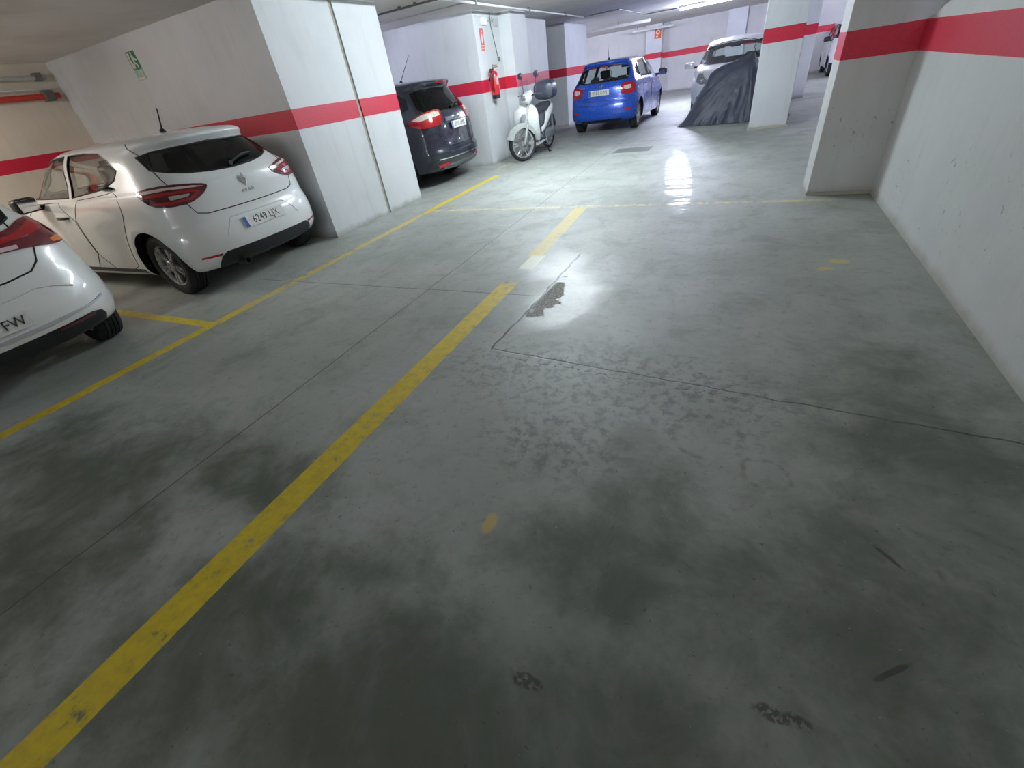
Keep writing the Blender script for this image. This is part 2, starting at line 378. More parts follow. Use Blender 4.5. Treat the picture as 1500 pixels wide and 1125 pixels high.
# ---------------- car kit
def catmull(tab, M):
    n = len(tab); out = []
    for i in range(n-1):
        p0, p1, p2, p3 = tab[max(i-1, 0)], tab[i], tab[i+1], tab[min(i+2, n-1)]
        for k in range(M):
            t = k/M; r = []
            for a, b, c, d in zip(p0, p1, p2, p3):
                m1, m2 = (c-a)/2, (d-b)/2
                # limit the tangents so the curve never overshoots
                dd = c-b
                if dd == 0: m1 = m2 = 0
                else:
                    m1 = 0 if m1*dd < 0 else math.copysign(min(abs(m1), 2.2*abs(dd)), dd)
                    m2 = 0 if m2*dd < 0 else math.copysign(min(abs(m2), 2.2*abs(dd)), dd)
                r.append((2*t**3-3*t*t+1)*b+(t**3-2*t*t+t)*m1+(-2*t**3+3*t*t)*c+(t**3-t*t)*m2)
            out.append(tuple(r))
    out.append(tab[-1]); return out
def ring_pts(r, N, arches=()):
    """one waterline of the body: rounded ends lr / lf long, slightly barrelled sides"""
    xr, zr, xf, zf, w, zm, lr, lf = r
    tot = max(xf-xr, 1e-3); q = min(1, .96*tot/(lr+lf)); lr *= q; lf *= q; xm = (xr+xf)/2; n = 2.5
    def wid(x): return w*(1-.035*abs((x-xm)/(tot/2))**2.5)
    half = []
    for k in range(121):
        t = pi/2*k/120; x = xf-lf+lf*abs(cos(t))**(2/n); half.append((x, wid(x)*abs(sin(t))**(2/n)))
    for k in range(1, 60):
        x = xf-lf+(xr+lr-xf+lf)*k/60; half.append((x, wid(x)))
    for k in range(121):
        t = pi/2*(1-k/120); x = xr+lr-lr*abs(cos(t))**(2/n); half.append((x, wid(x)*abs(sin(t))**(2/n)))
    half[0] = (xf, 0); half[-1] = (xr, 0)
    raw = half+[(x, -y) for x, y in half[-2:0:-1]]; K = len(raw)
    d = [0]
    for k in range(K):
        p, q = raw[k], raw[(k+1) % K]; d.append(d[-1]+math.hypot(p[0]-q[0], p[1]-q[1]))
    T = d[-1]; out = []; j = 0
    for i in range(N):
        g = T*i/N
        while d[j+1] < g: j += 1
        f = (g-d[j])/max(d[j+1]-d[j], 1e-9); p, q = raw[j], raw[(j+1) % K]
        x, y = p[0]+(q[0]-p[0])*f, p[1]+(q[1]-p[1])*f
        s_ = (x-xr)/max(xf-xr, 1e-6); z = zr+(zf-zr)*s_+(zm-(zr+zf)/2)*4*s_*(1-s_)
        for (ax, az, ar) in arches:
            dd = math.hypot(x-ax, z-az)/ar
            if dd < 1.5 and abs(y) > .3: y += math.copysign(.022*max(0, 1-abs(dd-1.03)/.30)**1.2, y)
        out.append(Vector((x, y, z)))
    return out
def hull_mesh(tab, N=132, M=5, arches=()):
    bm = bmesh.new(); rings = []
    for r in catmull(tab, M): rings.append([bm.verts.new(p) for p in ring_pts(r, N, arches)])
    for a, b in zip(rings, rings[1:]):
        for k in range(N): bm.faces.new((a[k], a[(k+1) % N], b[(k+1) % N], b[k]))
    bm.faces.new(rings[0][::-1]); bm.faces.new(rings[-1])
    bmesh.ops.remove_doubles(bm, verts=bm.verts, dist=1e-5)
    bmesh.ops.recalc_face_normals(bm, faces=bm.faces)
    return bm
def tmp(bm, mats=()):
    bmesh.ops.recalc_face_normals(bm, faces=bm.faces)
    me = bpy.data.meshes.new('x'); bm.to_mesh(me); bm.free(); o = bpy.data.objects.new('x', me); COL.objects.link(o)
    for m in mats: me.materials.append(m)
    return o
class Hull:
    def __init__(s, tab, arches, cutd=True):
        bm = hull_mesh(tab, arches=arches); s.bvh = BVHTree.FromBMesh(bm); s.bm = bm; s.tab = tab
        s.L = max(r[2] for r in tab)
    def cast(s, o, d):
        h = s.bvh.ray_cast(Vector(o), Vector(d).normalized())
        return h
    def proj(s, a, b, mode):
        """outline coordinates -> (point, normal) on the body"""
        if mode in ('L', 'R'):
            sg = 1 if mode == 'L' else -1; o = (a, sg*3, b); d = (0, -sg, 0)
        elif mode == 'rear': o = (-3, a, b); d = (1, 0, 0)
        elif mode == 'front': o = (9, a, b); d = (-1, 0, 0)
        elif mode == 'top': o = (a, b, 4); d = (0, 0, -1)
        elif mode[0] == 'W':   # wrapped round a vertical axis; a = angle from the rearward direction, towards +y
            px = s.wpiv; o = (px-4*cos(a), 4*sin(a), b); d = (cos(a), -sin(a), 0)
        elif mode[0] == 'V':   # the same at the front end
            px = s.vpiv; o = (px+4*cos(a), 4*sin(a), b); d = (-cos(a), -sin(a), 0)
        h = s.bvh.ray_cast(Vector(o), Vector(d).normalized())
        if h[0] is None or (mode[0] == 'W' and (h[0]-Vector(o)).length > 4):
            q = Vector(o)+Vector(d)*(3.2 if mode in 'LR' else 3.3)
            h = s.bvh.find_nearest(q)
        return h[0], h[1]
    def W(s, x, y, z): return (atan2(y, s.wpiv-x), z)
    def V(s, x, y, z): return (atan2(y, x-s.vpiv), z)
def dense(poly, h):
    q = []; n = len(poly)
    for i in range(n):
        a, b = poly[i], poly[(i+1) % n]; k = max(1, int(math.hypot(a[0]-b[0], a[1]-b[1])/h))
        for j in range(k): q.append((a[0]+(b[0]-a[0])*j/k, a[1]+(b[1]-a[1])*j/k))
    return q
def inside(p, poly):
    x, y = p; c = False; n = len(poly)
    for i in range(n):
        (x1, y1), (x2, y2) = poly[i], poly[(i+1) % n]
        if (y1 > y) != (y2 > y) and x < (x2-x1)*(y-y1)/(y2-y1)+x1: c = not c
    return c
def patch(bm, H_, poly, mode, off=.004, skirt=.012, h=.035, mi=0, bulge=0.):
    """a panel that follows the body inside a 2-D outline, with an edge"""
    poly = dense(poly, h); n = len(poly)
    xs = [p[0] for p in poly]; ys = [p[1] for p in poly]
    pts = list(poly); g = h
    i0, i1 = int(min(xs)/g)-1, int(max(xs)/g)+2; j0, j1 = int(min(ys)/g)-1, int(max(ys)/g)+2
    def edist(p): return min(math.hypot(p[0]-q[0], p[1]-q[1]) for q in poly)
    for i in range(i0, i1):
        for j in range(j0, j1):
            p = (i*g, j*g)
            if inside(p, poly) and edist(p) > g*.45: pts.append(p)
    vs, es, fs, *_ = geometry.delaunay_2d_cdt([Vector(p) for p in pts], [], [list(range(n))], 1, 1e-6)
    out = []
    for v in vs:
        co, no = H_.proj(v.x, v.y, mode)
        b_ = bulge*min(1, edist((v.x, v.y))/(2.5*h)) if bulge else 0
        out.append(bm.verts.new(co+no*(off+b_)))
    faces = []
    for f in fs:
        try: fc = bm.faces.new([out[i] for i in f]); fc.material_index = mi; faces.append(fc)
        except ValueError: pass
    if skirt:
        bd = [e for f in faces for e in f.edges if len([g_ for g_ in e.link_faces if g_ in faces]) == 1] if len(faces) < 4000 else []
        fset = set(faces); low = {}
        for e in {e for f in faces for e in f.edges}:
            if sum(1 for g_ in e.link_faces if g_ in fset) != 1: continue
            q = []
            for v in e.verts:
                if v not in low:
                    c_ = v.co; hh = H_.bvh.find_nearest(c_); low[v] = bm.verts.new(c_-hh[1]*(off+skirt))
                q.append(low[v])
            fc = bm.faces.new((e.verts[0], e.verts[1], q[1], q[0])); fc.material_index = mi
    return faces
def seam(bm, H_, pts, mode, r=.0025, off=.001, closed=False, mi=0, n=5):
    P = dense(pts, .04) if closed else [p for i in range(len(pts)-1) for p in [(pts[i][0]+(pts[i+1][0]-pts[i][0])*k/8, pts[i][1]+(pts[i+1][1]-pts[i][1])*k/8) for k in range(8)]]+[pts[-1]]
    if closed: P = P+[P[0]]
    Q = []
    for p in P:
        co, no = H_.proj(p[0], p[1], mode); Q.append(co+no*off)
    f0 = len(bm.faces); tube(bm, Q, r, n, cap=not closed)
    bm.faces.ensure_lookup_table()
    for f in bm.faces[f0:]: f.material_index = mi
def boolean(o, c, op='DIFFERENCE'):
    md = o.modifiers.new('b', 'BOOLEAN'); md.object = c; md.operation = op; md.solver = 'EXACT'
    md.material_mode = 'TRANSFER'
    me = bpy.data.meshes.new_from_object(o.evaluated_get(bpy.context.evaluated_depsgraph_get()))
    o.modifiers.clear(); old = o.data; o.data = me; bpy.data.meshes.remove(old); bpy.data.objects.remove(c)

RUB = mat('tyre_rubber', (.018, .018, .019), .75, var=.2, bump=.3)
BLK = mat('black_trim', (.016, .017, .018), .45, spec=.4)
WELL = mat('wheel_well_black', (.006, .006, .006), .9)
INT = mat('cabin_trim', (.030, .030, .034), .8)
SEATM = mat('seat_fabric', (.05, .05, .055), .9)
ALU = mat('alloy', (.62, .63, .65), .28, .85)
CHR = mat('chrome', (.8, .8, .82), .12, 1.)
SILV = mat('silver_plastic', (.48, .49, .50), .4, .3)
GAP = mat('panel_gap', (.012, .012, .012), .8)
RED = mat('tail_lamp_red', (.42, .006, .012), .12, coat=1.)
DRED = mat('tail_lamp_dark_red', (.09, .004, .008), .15, coat=1.)
RPINK = mat('tail_lamp_clear', (.75, .55, .55), .15, coat=1.)
ORG = mat('indicator_orange', (.75, .22, .03), .2, coat=1.)
PLW = mat('plate_white', (.72, .72, .68), .45)
PLB = mat('plate_blue', (.02, .09, .42), .45)
INK = mat('plate_ink', (.03, .03, .03), .5)
WHITE = mat('white_paint', (.74, .76, .75), .30, coat=.8, var=0.)
G_CLEAR = glass('window_glass_clear', (.80, .86, .84)); G_MID = glass('window_glass_green', (.62, .70, .68)); G_DARK = glass('window_glass_privacy', (.06, .065, .07))

def wheel(parent, x, y, r, w, side, spokes=5, rim_m=None, dbl=False, name='wheel'):
    """a tyre with its rim; side = +1 when the outer face looks to +y"""
    t = w/2; bm = bmesh.new()
    rr = r*.655
    prof = [(rr, -t*.86), (rr+.018, -t*.95), (r*.86, -t), (r*.955, -t*.88), (r*.99, -t*.72)]
    for g in (-.48, -.16, .16, .48):
        prof += [(r, t*(g-.045)), (r-.010, t*(g-.035)), (r-.010, t*(g+.035)), (r, t*(g+.045))]
    prof += [(r*.99, t*.72), (r*.955, t*.88), (r*.86, t), (rr+.018, t*.95), (rr, t*.86)]
    lathe(bm, prof, 'Y', 64, closed=True)
    o = bobj(name, bm, RUB, parent, 35); o.location = (x, y, r)
    bm = bmesh.new(); s_ = side
    lathe(bm, [(rr+.004, -t*.8), (rr-.012, -t*.7), (rr-.022, 0), (rr-.02, s_*t*.6) if s_ > 0 else (rr-.02, t*.6), (rr-.006, t*.82), (rr+.006, t*.86), (rr+.006, t*.7), (rr+.008, -t*.7)], 'Y', 64, closed=True)
    if s_ < 0: bmesh.ops.scale(bm, vec=(1, -1, 1), verts=bm.verts)
    def spoke(a, w0, w1):
        pts = [(.04, -w0), (rr-.014, -w1), (rr-.014, w1), (.04, w0)]
        y0, y1 = s_*t*.38, s_*t*.80
        vs = prism(bm, pts, min(y0, y1), max(y0, y1), 'XZ', .004)
        for v in vs:  # dish the spokes
            q = math.hypot(v.co.x, v.co.z)/rr; v.co.y += s_*(.012*q-.014*(1-q))
        bmesh.ops.rotate(bm, cent=(0, 0, 0), matrix=Matrix.Rotation(a, 3, 'Y'), verts=vs)
    for k in range(spokes):
        a = 2*pi*k/spokes+.3
        if dbl: spoke(a-.17, .012, .014); spoke(a+.17, .012, .014)
        else: spoke(a, .026, .020)
    rim = bobj('rim', bm, rim_m or ALU, o, 35)
    bm = bmesh.new(); lathe(bm, [(.0, s_*t*.30), (.062, s_*t*.30), (.058, s_*t*.86), (.05, s_*t*.92), (0, s_*t*.93)], 'Y', 32); bobj('hub_cap', bm, rim_m or ALU, o, 35)
    bm = bmesh.new(); lathe(bm, [(.0, s_*t*.05), (rr*.74, s_*t*.05), (rr*.74, s_*t*.15), (0, s_*t*.15)], 'Y', 40); bobj('brake_disc', bm, mat('brake_disc_steel', (.16, .15, .14), .45, .7), o, 35)
    return o
def plate(parent, text, loc, tilt, yawdir='rear', w=.52, h=.11, ink=INK, split=None, name='number_plate', size=.098, two=None):
    """a registration plate; loc = centre, faces -x (rear) or +x (front)"""
    bm = bmesh.new(); box(bm, -w/2, w/2, -h/2, h/2, -.003, .003, .002, seg=1); o = bobj(name, bm, PLW, parent)
    bm = bmesh.new(); box(bm, -w/2+.004, -w/2+.044, -h/2+.005, h/2-.005, .003, .0042); bobj('country_band', bm, PLB, o)
    for k, s_ in enumerate((two or [text])):
        me = text_mesh(s_, size, .0008, .84, 1.10); c = bpy.data.objects.new('plate_characters', me); COL.objects.link(c); me.materials.append(ink); c.parent = o
        c.location = (.02, (0 if not two else (h*.22 if k == 0 else -h*.22)), .0042)
    R_ = Matrix(((0, 0, -1), (-1, 0, 0), (0, 1, 0))) if yawdir == 'rear' else Matrix(((0, 0, 1), (1, 0, 0), (0, 1, 0)))
    M_ = Matrix.Translation(loc) @ Matrix.Rotation(tilt, 4, 'Y') @ R_.to_4x4()
    o.matrix_local = M_
    return o
def seat(parent, x, y, w=.48, z=.32, back=.62, name='seat', rake=.3):
    bm = bmesh.new()
    box(bm, x-.05, x+.46, y-w/2, y+w/2, z, z+.16, .05, seg=3)
    vs = box(bm, -.06, .06, y-w/2, y+w/2, 0, back, .05, seg=3); bmesh.ops.transform(bm, matrix=Matrix.Translation((x, 0, z+.12)) @ Matrix.Rotation(-rake, 4, 'Y'), verts=vs)
    vs = box(bm, -.05, .05, y-.13, y+.13, back+.04, back+.22, .04, seg=3); bmesh.ops.transform(bm, matrix=Matrix.Translation((x, 0, z+.12)) @ Matrix.Rotation(-rake, 4, 'Y'), verts=vs)
    vs = box(bm, -.01, .01, y-.06, y+.06, back-.05, back+.08); bmesh.ops.transform(bm, matrix=Matrix.Translation((x, 0, z+.12)) @ Matrix.Rotation(-rake, 4, 'Y'), verts=vs)
    return bobj(name, bm, SEATM, parent, 40)

def make_car(name, label, loc, rz, sc, sp):
    root = empty(name, loc, rz, label, 'car'); root.scale = sc if isinstance(sc, tuple) else (sc,)*3
    tab = sp['rings']; wh = sp['wheels']; r = sp['wr']
    arches = [(x, r, r+.055) for x in wh]
    Hn = Hull(tab, arches); Hn.wpiv = sp.get('wpiv', .9); Hn.vpiv = sp.get('vpiv', Hn.L-.9)
    paint = sp['paint']
    me0 = bpy.data.meshes.new('body'); Hn.bm.to_mesh(me0); body = bpy.data.objects.new('body', me0); COL.objects.link(body); me0.materials.append(paint)
    # wheel wells
    hw = max(q[4] for q in tab); tw = sp.get('tw', .2)
    for x in wh:
        for sg in (-1, 1):
            bm = bmesh.new(); lathe(bm, [(r+.05, sg*(hw-.34)), (r+.05, sg*(hw+.4))], 'Y', 56, (x, 0, r-.005)); boolean(body, tmp(bm, [WELL]))
    # cabin
    cb = sp['cabin']   # (x rear, x front, z floor, inset)
    ct = []
    for q in catmull(tab, 5):
        if min(q[1], q[5]) < cb[2]: continue
        xr, zr, xf, zf, w, zm, nr, nf = q; i = cb[3]
        if w-i < .12: continue
        ct.append((max(xr+i, cb[0]), zr-i*.35, min(xf-i, cb[1]), zf-i*.35, w-i, zm-i*.35, nr, nf))
    bm = bmesh.new(); rings = [[bm.verts.new(p) for p in ring_pts(q, 72)] for q in ct[::3]+([ct[-1]] if (len(ct)-1) % 3 else [])]
    for a, b in zip(rings, rings[1:]):
        for k in range(72): bm.faces.new((a[k], a[(k+1) % 72], b[(k+1) % 72], b[k]))
    bm.faces.new(rings[0][::-1]); bm.faces.new(rings[-1]); bmesh.ops.recalc_face_normals(bm, faces=bm.faces)
    boolean(body, tmp(bm, [INT]))
    for poly in sp['side_glass']:
        bm = bmesh.new(); prism(bm, poly, -1.5, 1.5, 'XZ'); bmesh.ops.recalc_face_normals(bm, faces=bm.faces); boolean(body, tmp(bm, [BLK]))
    for key, x0, x1 in (('rear_glass', -1, cb[0]+.55), ('front_glass', cb[1]-.55, 9)):
        if key in sp:
            bm = bmesh.new(); prism(bm, sp[key], x0, x1, 'YZ'); bmesh.ops.recalc_face_normals(bm, faces=bm.faces); boolean(body, tmp(bm, [BLK]))
    body.parent = root; body.name = 'body'; me = body.data; me.name = 'body'
    # smooth paint normals taken from the uncut body
    me.shade_smooth(); me.set_sharp_from_angle(angle=radians(40))
    # interior
    for sg in (-1, 1):
        seat(root, sp['seats'], sg*.36)
    bm = bmesh.new()
    sx = sp['bench']
    box(bm, sx-.05, sx+.42, -.62, .62, .30, .48, .05, seg=3)
    T = Matrix.Translation((sx, 0, .42)) @ Matrix.Rotation(-.3, 4, 'Y')
    vs = box(bm, -.06, .06, -.62, .62, 0, .56, .05, seg=3); bmesh.ops.transform(bm, matrix=T, verts=vs)
    for y in (-.36, .36):
        vs = box(bm, -.045, .045, y-.12, y+.12, .55, .72, .04, seg=3); bmesh.ops.transform(bm, matrix=T, verts=vs)
    bobj('rear_bench', bm, SEATM, root, 40)
    dx = cb[1]
    bm = bmesh.new(); box(bm, dx-.38, dx+.02, -hw+.2, hw-.2, .55, sp.get('dash', .90), .06, seg=3); bobj('dashboard', bm, INT, root, 40)
    bm = bmesh.new(); R_ = Matrix.Translation((dx-.52, .36, .84)) @ Matrix.Rotation(-.4, 4, 'Y')
    pts = [(R_ @ Vector((0, .18*cos(2*pi*k/32), .18*sin(2*pi*k/32)))) for k in range(33)]; tube(bm, pts, .013, 6, False)
    tube(bm, [R_ @ Vector((0, -.18, 0)), R_ @ Vector((0, .18, 0))], .016, 6); tube(bm, [R_ @ Vector((0, 0, 0)), (dx-.3, .36, .72)], .03, 8)
    bobj('steering_wheel', bm, INT, root, 40)
    bm = bmesh.new(); box(bm, sp['mir'][0]-.0, sp['mir'][0]+.03, -.11, .11, sp['mir'][1]-.03, sp['mir'][1]+.03, .012); bobj('rear_view_mirror', bm, INT, root, 40)
    # glass
    gsd = sp.get('g_side', G_MID); gs = gsd if isinstance(gsd, list) else [gsd]*len(sp['side_glass'])
    for k, poly in enumerate(sp['side_glass']):
        for md in 'LR':
            bm = bmesh.new(); patch(bm, Hn, poly, md, off=-.006, skirt=0); bobj('side_window', bm, gs[k], root, 50)
            bm = bmesh.new(); seam(bm, Hn, poly, md, r=.007, off=-.001, closed=True); bobj('window_seal', bm, BLK, root, 50)
    if 'rear_glass' in sp:
        bm = bmesh.new(); patch(bm, Hn, sp['rear_glass'], 'rear', off=-.004, skirt=0); bobj('rear_window', bm, sp.get('g_rear', G_MID), root, 50)
        bm = bmesh.new(); seam(bm, Hn, sp['rear_glass'], 'rear', r=.008, off=-.002, closed=True); bobj('window_seal', bm, BLK, root, 50)
    if 'front_glass' in sp:
        bm = bmesh.new(); patch(bm, Hn, sp['front_glass'], 'front', off=-.004, skirt=0); bobj('windscreen', bm, sp.get('g_front', G_CLEAR), root, 50)
        bm = bmesh.new(); seam(bm, Hn, sp['front_glass'], 'front', r=.010, off=-.002, closed=True); bobj('windscreen_seal', bm, BLK, root, 50)
    # doors with their gaps and handles
    for k, poly in enumerate(sp.get('doors', [])):
        for md in 'LR':
            bm = bmesh.new(); seam(bm, Hn, chaikin(poly, 1), md, r=.0035, off=.0, closed=True); g = bobj('door', bm, GAP, root, 50)
            hx, hz = sp['handles'][k]; co, no = Hn.proj(hx, hz, md)
            bm = bmesh.new(); sg = 1 if md == 'L' else -1
            tube(bm, [co+no*.004+Vector((-.10, 0, 0)), co+no*.032+Vector((-.075, 0, 0)), co+no*.036, co+no*.032+Vector((.075, 0, 0)), co+no*.004+Vector((.10, 0, 0))], [.010, .014, .015, .014, .010], 8)
            bobj('door_handle', bm, sp.get('handle_m', paint), g, 50)
    if 'seams' in sp:
        for nm, mode, pts, cl in sp['seams']:
            bm = bmesh.new(); seam(bm, Hn, pts, mode, r=.0035, off=0, closed=cl); bobj(nm, bm, GAP, root, 50)
    for x in wh:
        for sg in (-1, 1): wheel(root, x, sg*(hw-tw/2-sp.get('win', .03)), r, tw, sg, sp.get('spokes', 5), sp.get('rim_m'), sp.get('dbl', False))
    # door mirrors
    mx_, my_, mz_ = sp['mirror']
    for sg in (-1, 1):
        co, no = Hn.proj(mx_, mz_-.04, 'L' if sg > 0 else 'R')
        bm = bmesh.new(); c0 = Vector((mx_, sg*my_, mz_))
        vs = box(bm, -.05, .09, -.11, .11, -.075, .075, .045, seg=4)
        bmesh.ops.transform(bm, matrix=Matrix.Translation(c0) @ Matrix.Rotation(sg*.15, 4, 'Z'), verts=vs)
        mo = bobj('door_mirror', bm, sp.get('mirror_m', paint), root, 50)
        bm = bmesh.new(); tube(bm, [co-no*.02, Vector((mx_+.02, sg*(my_-.06), mz_-.05))], [.028, .022], 8); bobj('mirror_arm', bm, BLK, mo, 50)
        bm = bmesh.new(); vs = box(bm, -.056, -.052, -.09, .09, -.058, .058, .002, seg=1); bmesh.ops.transform(bm, matrix=Matrix.Translation(c0) @ Matrix.Rotation(sg*.15, 4, 'Z'), verts=vs); bobj('mirror_glass', bm, CHR, mo)
    return root, Hn
def add_patch(root, Hn, name, poly, mode, m, off=.004, skirt=.012, h=.035, bulge=0, parent=None, both=False):
    out = []
    for sg in ((1, -1) if both else (1,)):
        q = [(sg*a, b) for a, b in poly]
        md = mode
        if both and mode in 'LR': q = poly; md = 'L' if sg > 0 else 'R'
        bm = bmesh.new(); patch(bm, Hn, q, md, off, skirt, h, bulge=bulge); out.append(bobj(name, bm, m, parent or root, 50))
    return out
def antenna(root, Hn, x, z1, lean, y=0., r=.004):
    co, no = Hn.proj(x, y, 'top'); bm = bmesh.new(); lathe(bm, [(.0, -.01), (.034, -.005), (.026, .02), (.012, .035), (0, .036)], 'Z', 20, co)
    a = bobj('antenna_base', bm, BLK, root, 50)
    bm = bmesh.new(); tube(bm, [co+Vector((0, 0, .02)), co+Vector((-lean, 0, z1))], [r*1.6, r], 6); bobj('antenna_mast', bm, BLK, a, 50)
# ---------------- white hatchback beside the joint block
clio_rings = [
 (.55, .20, 3.55, .20, .70, .20, .5, .8), (.16, .22, 3.90, .19, .82, .19, .45, .85), (.05, .29, 4.00, .25, .87, .24, .42, .9), (.01, .38, 4.04, .36, .888, .34, .42, .9),
 (.0, .50, 4.05, .48, .897, .48, .42, .9), (.02, .60, 4.03, .60, .900, .62, .42, .9), (.06, .68, 3.97, .70, .897, .72, .40, .9), (.075, .78, 3.84, .78, .890, .81, .38, .9),
 (.08, .89, 3.65, .86, .872, .90, .38, .8), (.10, .985, 3.38, .93, .845, .965, .38, .65), (.14, 1.04, 3.22, .98, .81, 1.005, .38, .55), (.22, 1.13, 3.02, 1.09, .75, 1.11, .42, .5),
 (.32, 1.235, 2.78, 1.23, .69, 1.25, .46, .45), (.37, 1.30, 2.62, 1.31, .645, 1.32, .48, .4), (.34, 1.345, 2.50, 1.36, .61, 1.36, .42, .4), (.32, 1.375, 2.38, 1.39, .575, 1.395, .40, .4), (.35, 1.402, 2.24, 1.41, .50, 1.422, .4, .4), (.55, 1.425, 1.95, 1.428, .33, 1.438, .4, .4), (.85, 1.436, 1.7, 1.44, .16, 1.446, .4, .4), (1.1, 1.442, 1.50, 1.444, .03, 1.448, .1, .1)]
clio = dict(rings=clio_rings, wheels=[.66, 3.24], wr=.315, tw=.2, win=.045, paint=WHITE, cabin=(.28, 2.95, .45, .05),
  side_glass=[[(3.0, 1.02), (2.78, 1.17), (2.5, 1.31), (2.2, 1.36), (1.92, 1.37), (1.90, 1.01)], [(1.82, 1.01), (1.83, 1.37), (1.5, 1.37), (1.2, 1.35), (1.02, 1.29), (.86, 1.20), (.93, 1.12), (1.15, 1.06)]],
  rear_glass=[(.615, 1.275), (.64, 1.16), (.55, 1.12), (.43, 1.093), (.24, 1.071), (0, 1.062), (-.24, 1.071), (-.43, 1.093), (-.55, 1.12), (-.64, 1.16), (-.615, 1.275), (-.5, 1.30), (0, 1.315), (.5, 1.30)],
  front_glass=chaikin([(-.66, 1.04), (-.52, 1.36), (.52, 1.36), (.66, 1.04), (0, 1.01)], 1),
  g_side=G_MID, g_rear=G_DARK, spokes=5, dbl=True, seats=1.9, bench=1.0, mir=(2.4, 1.24), mirror=(2.50, .98, 1.0), mirror_m=BLK, handle_m=BLK,
  doors=[[(2.95, .97), (1.88, .98), (1.86, .27), (2.80, .27), (2.98, .55)], [(1.85, .98), (1.2, 1.01), (.90, 1.04), (.84, .87), (.97, .70), (1.12, .48), (1.20, .27), (1.85, .27)]], handles=[(2.08, .83), (1.06, 1.06)])

def mir(L): return L+[(-a, b) for a, b in L[::-1]]
def tail_pair(root, Hn, pts, m, insets, name='tail_lamp', wrap=True):
    """pts = 3-D outline of the left lamp; insets = [(outline, material)] lying on it"""
    for sg in (1, -1):
        f = lambda L: [(sg*a, b) for a, b in (Hn.W(*p) for p in L)]
        bm = bmesh.new(); patch(bm, Hn, chaikin(f(pts), 1), 'W', .010, .02, .022); o = bobj(name, bm, m, root, 50)
        for q, mm, nm in insets:
            bm = bmesh.new(); patch(bm, Hn, f(q), 'W', .013, .005, .02); bobj(nm, bm, mm, o, 50)
def text_on(root, Hn, s, y, z, size, m, name, mode='rear', sp=1.2, ext=.002, xs=1.):
    co, no = Hn.proj(y, z, mode); me = text_mesh(s, size, ext, xs, sp); o = bpy.data.objects.new(name, me); COL.objects.link(o); me.materials.append(m); o.parent = root
    o.matrix_local = Matrix.Translation(co+no*.003) @ Matrix(((0, 0, -1), (-1, 0, 0), (0, 1, 0))).to_4x4()
    return o
def wiper(root, Hn, a, b, mode='rear'):
    bm = bmesh.new(); n = 9; P = []
    for k in range(n):
        t = k/(n-1); co, no = Hn.proj(a[0]+(b[0]-a[0])*t, a[1]+(b[1]-a[1])*t+.012*sin(pi*t), mode); P.append(co+no*(.018+.012*sin(pi*t)))
    tube(bm, P, [.014]+[.009]*(n-2)+[.006], 6); lathe(bm, [(0, -.012), (.022, -.01), (.022, .012), (0, .02)], 'X', 16, P[0]); bobj('wiper', bm, BLK, root, 50)

CL, CLH = make_car('white_hatchback', 'white five door hatchback parked beside the jointed wall block, whole rear in view', (-4.84, 3.42, 0), pi, (1.05, 1.05, 1.08), clio)
tail_pair(CL, CLH, [(.53, .82, .995), (.44, .79, 1.028), (.276, .68, 1.032), (.17, .5, 1.008), (.121, .38, .982), (.114, .385, .955), (.12, .46, .905), (.153, .60, .855), (.25, .76, .858), (.341, .833, .885), (.455, .836, .955)], DRED, [
  ([(.50, .815, .992), (.42, .79, 1.010), (.27, .68, 1.010), (.17, .5, .990), (.13, .41, .970), (.17, .5, .975), (.27, .68, .992), (.42, .79, .990)], RPINK, 'light_strip'),
  ([(.42, .80, .975), (.27, .70, .978), (.17, .52, .962), (.14, .45, .94), (.15, .56, .885), (.25, .74, .88), (.34, .81, .90), (.31, .79, .912), (.23, .70, .900), (.16, .56, .905), (.15, .49, .935), (.18, .53, .945), (.27, .70, .958), (.40, .80, .955)], RED, 'light_strip'),
  ([(.25, .70, .945), (.17, .54, .935), (.16, .58, .915), (.24, .70, .910)], mat('reverse_lens', (.42, .40, .38), .15, coat=1.), 'reverse_lens')])
bm = bmesh.new(); gl_ = [CLH.W(*p) for p in [(.737, .567, 1.388), (.5, .62, 1.25), (.40, .645, 1.15), (.262, .655, 1.035), (.186, .658, .915), (.161, .624, .851), (.14, .588, .765), (.12, .50, .742), (.1, .25, .738), (.1, 0, .736)]]
seam(bm, CLH, gl_+[(-a, b) for a, b in gl_[-2::-1]], 'W', .0045, 0); tg = bobj('tailgate', bm, GAP, CL, 50)
lg = bmesh.new()
for (k0, k1) in ((1., .62),):
    out = [(0, .062), (.042, 0), (0, -.062), (-.042, 0)]; inn = [(0, .033), (.020, 0), (0, -.033), (-.020, 0)]
    vo = [[lg.verts.new((t, a, b)) for a, b in out] for t in (0, -.008)]; vi = [[lg.verts.new((t, a, b)) for a, b in inn] for t in (0, -.014)]
    for i in range(4):
        j = (i+1) % 4
        lg.faces.new((vo[0][i], vo[0][j], vo[1][j], vo[1][i])); lg.faces.new((vo[1][i], vo[1][j], vi[1][j], vi[1][i])); lg.faces.new((vi[1][i], vi[1][j], vi[0][j], vi[0][i]))
o = bobj('diamond_badge', lg, CHR, CL); o.location = (.080, 0, .945)
text_on(CL, CLH, 'CLIO', 0, .845, .042, CHR, 'model_lettering', sp=1.7, ext=.003)
plate(CL, '6249 LJX', (.012, 0, .575), .27)
bm = bmesh.new(); rc = chaikin([(.46, .52), (.34, .655), (-.34, .655), (-.46, .52)], 1, closed=True); seam(bm, CLH, [(.47, .50), (.43, .56), (.36, .635), (.32, .66), (-.32, .66), (-.36, .635), (-.43, .56), (-.47, .50)], 'rear', .009, -.003); bobj('plate_recess', bm, WHITE, CL, 50)
dp = [(.72, .22), (.66, .28), (.60, .34), (.52, .378)]
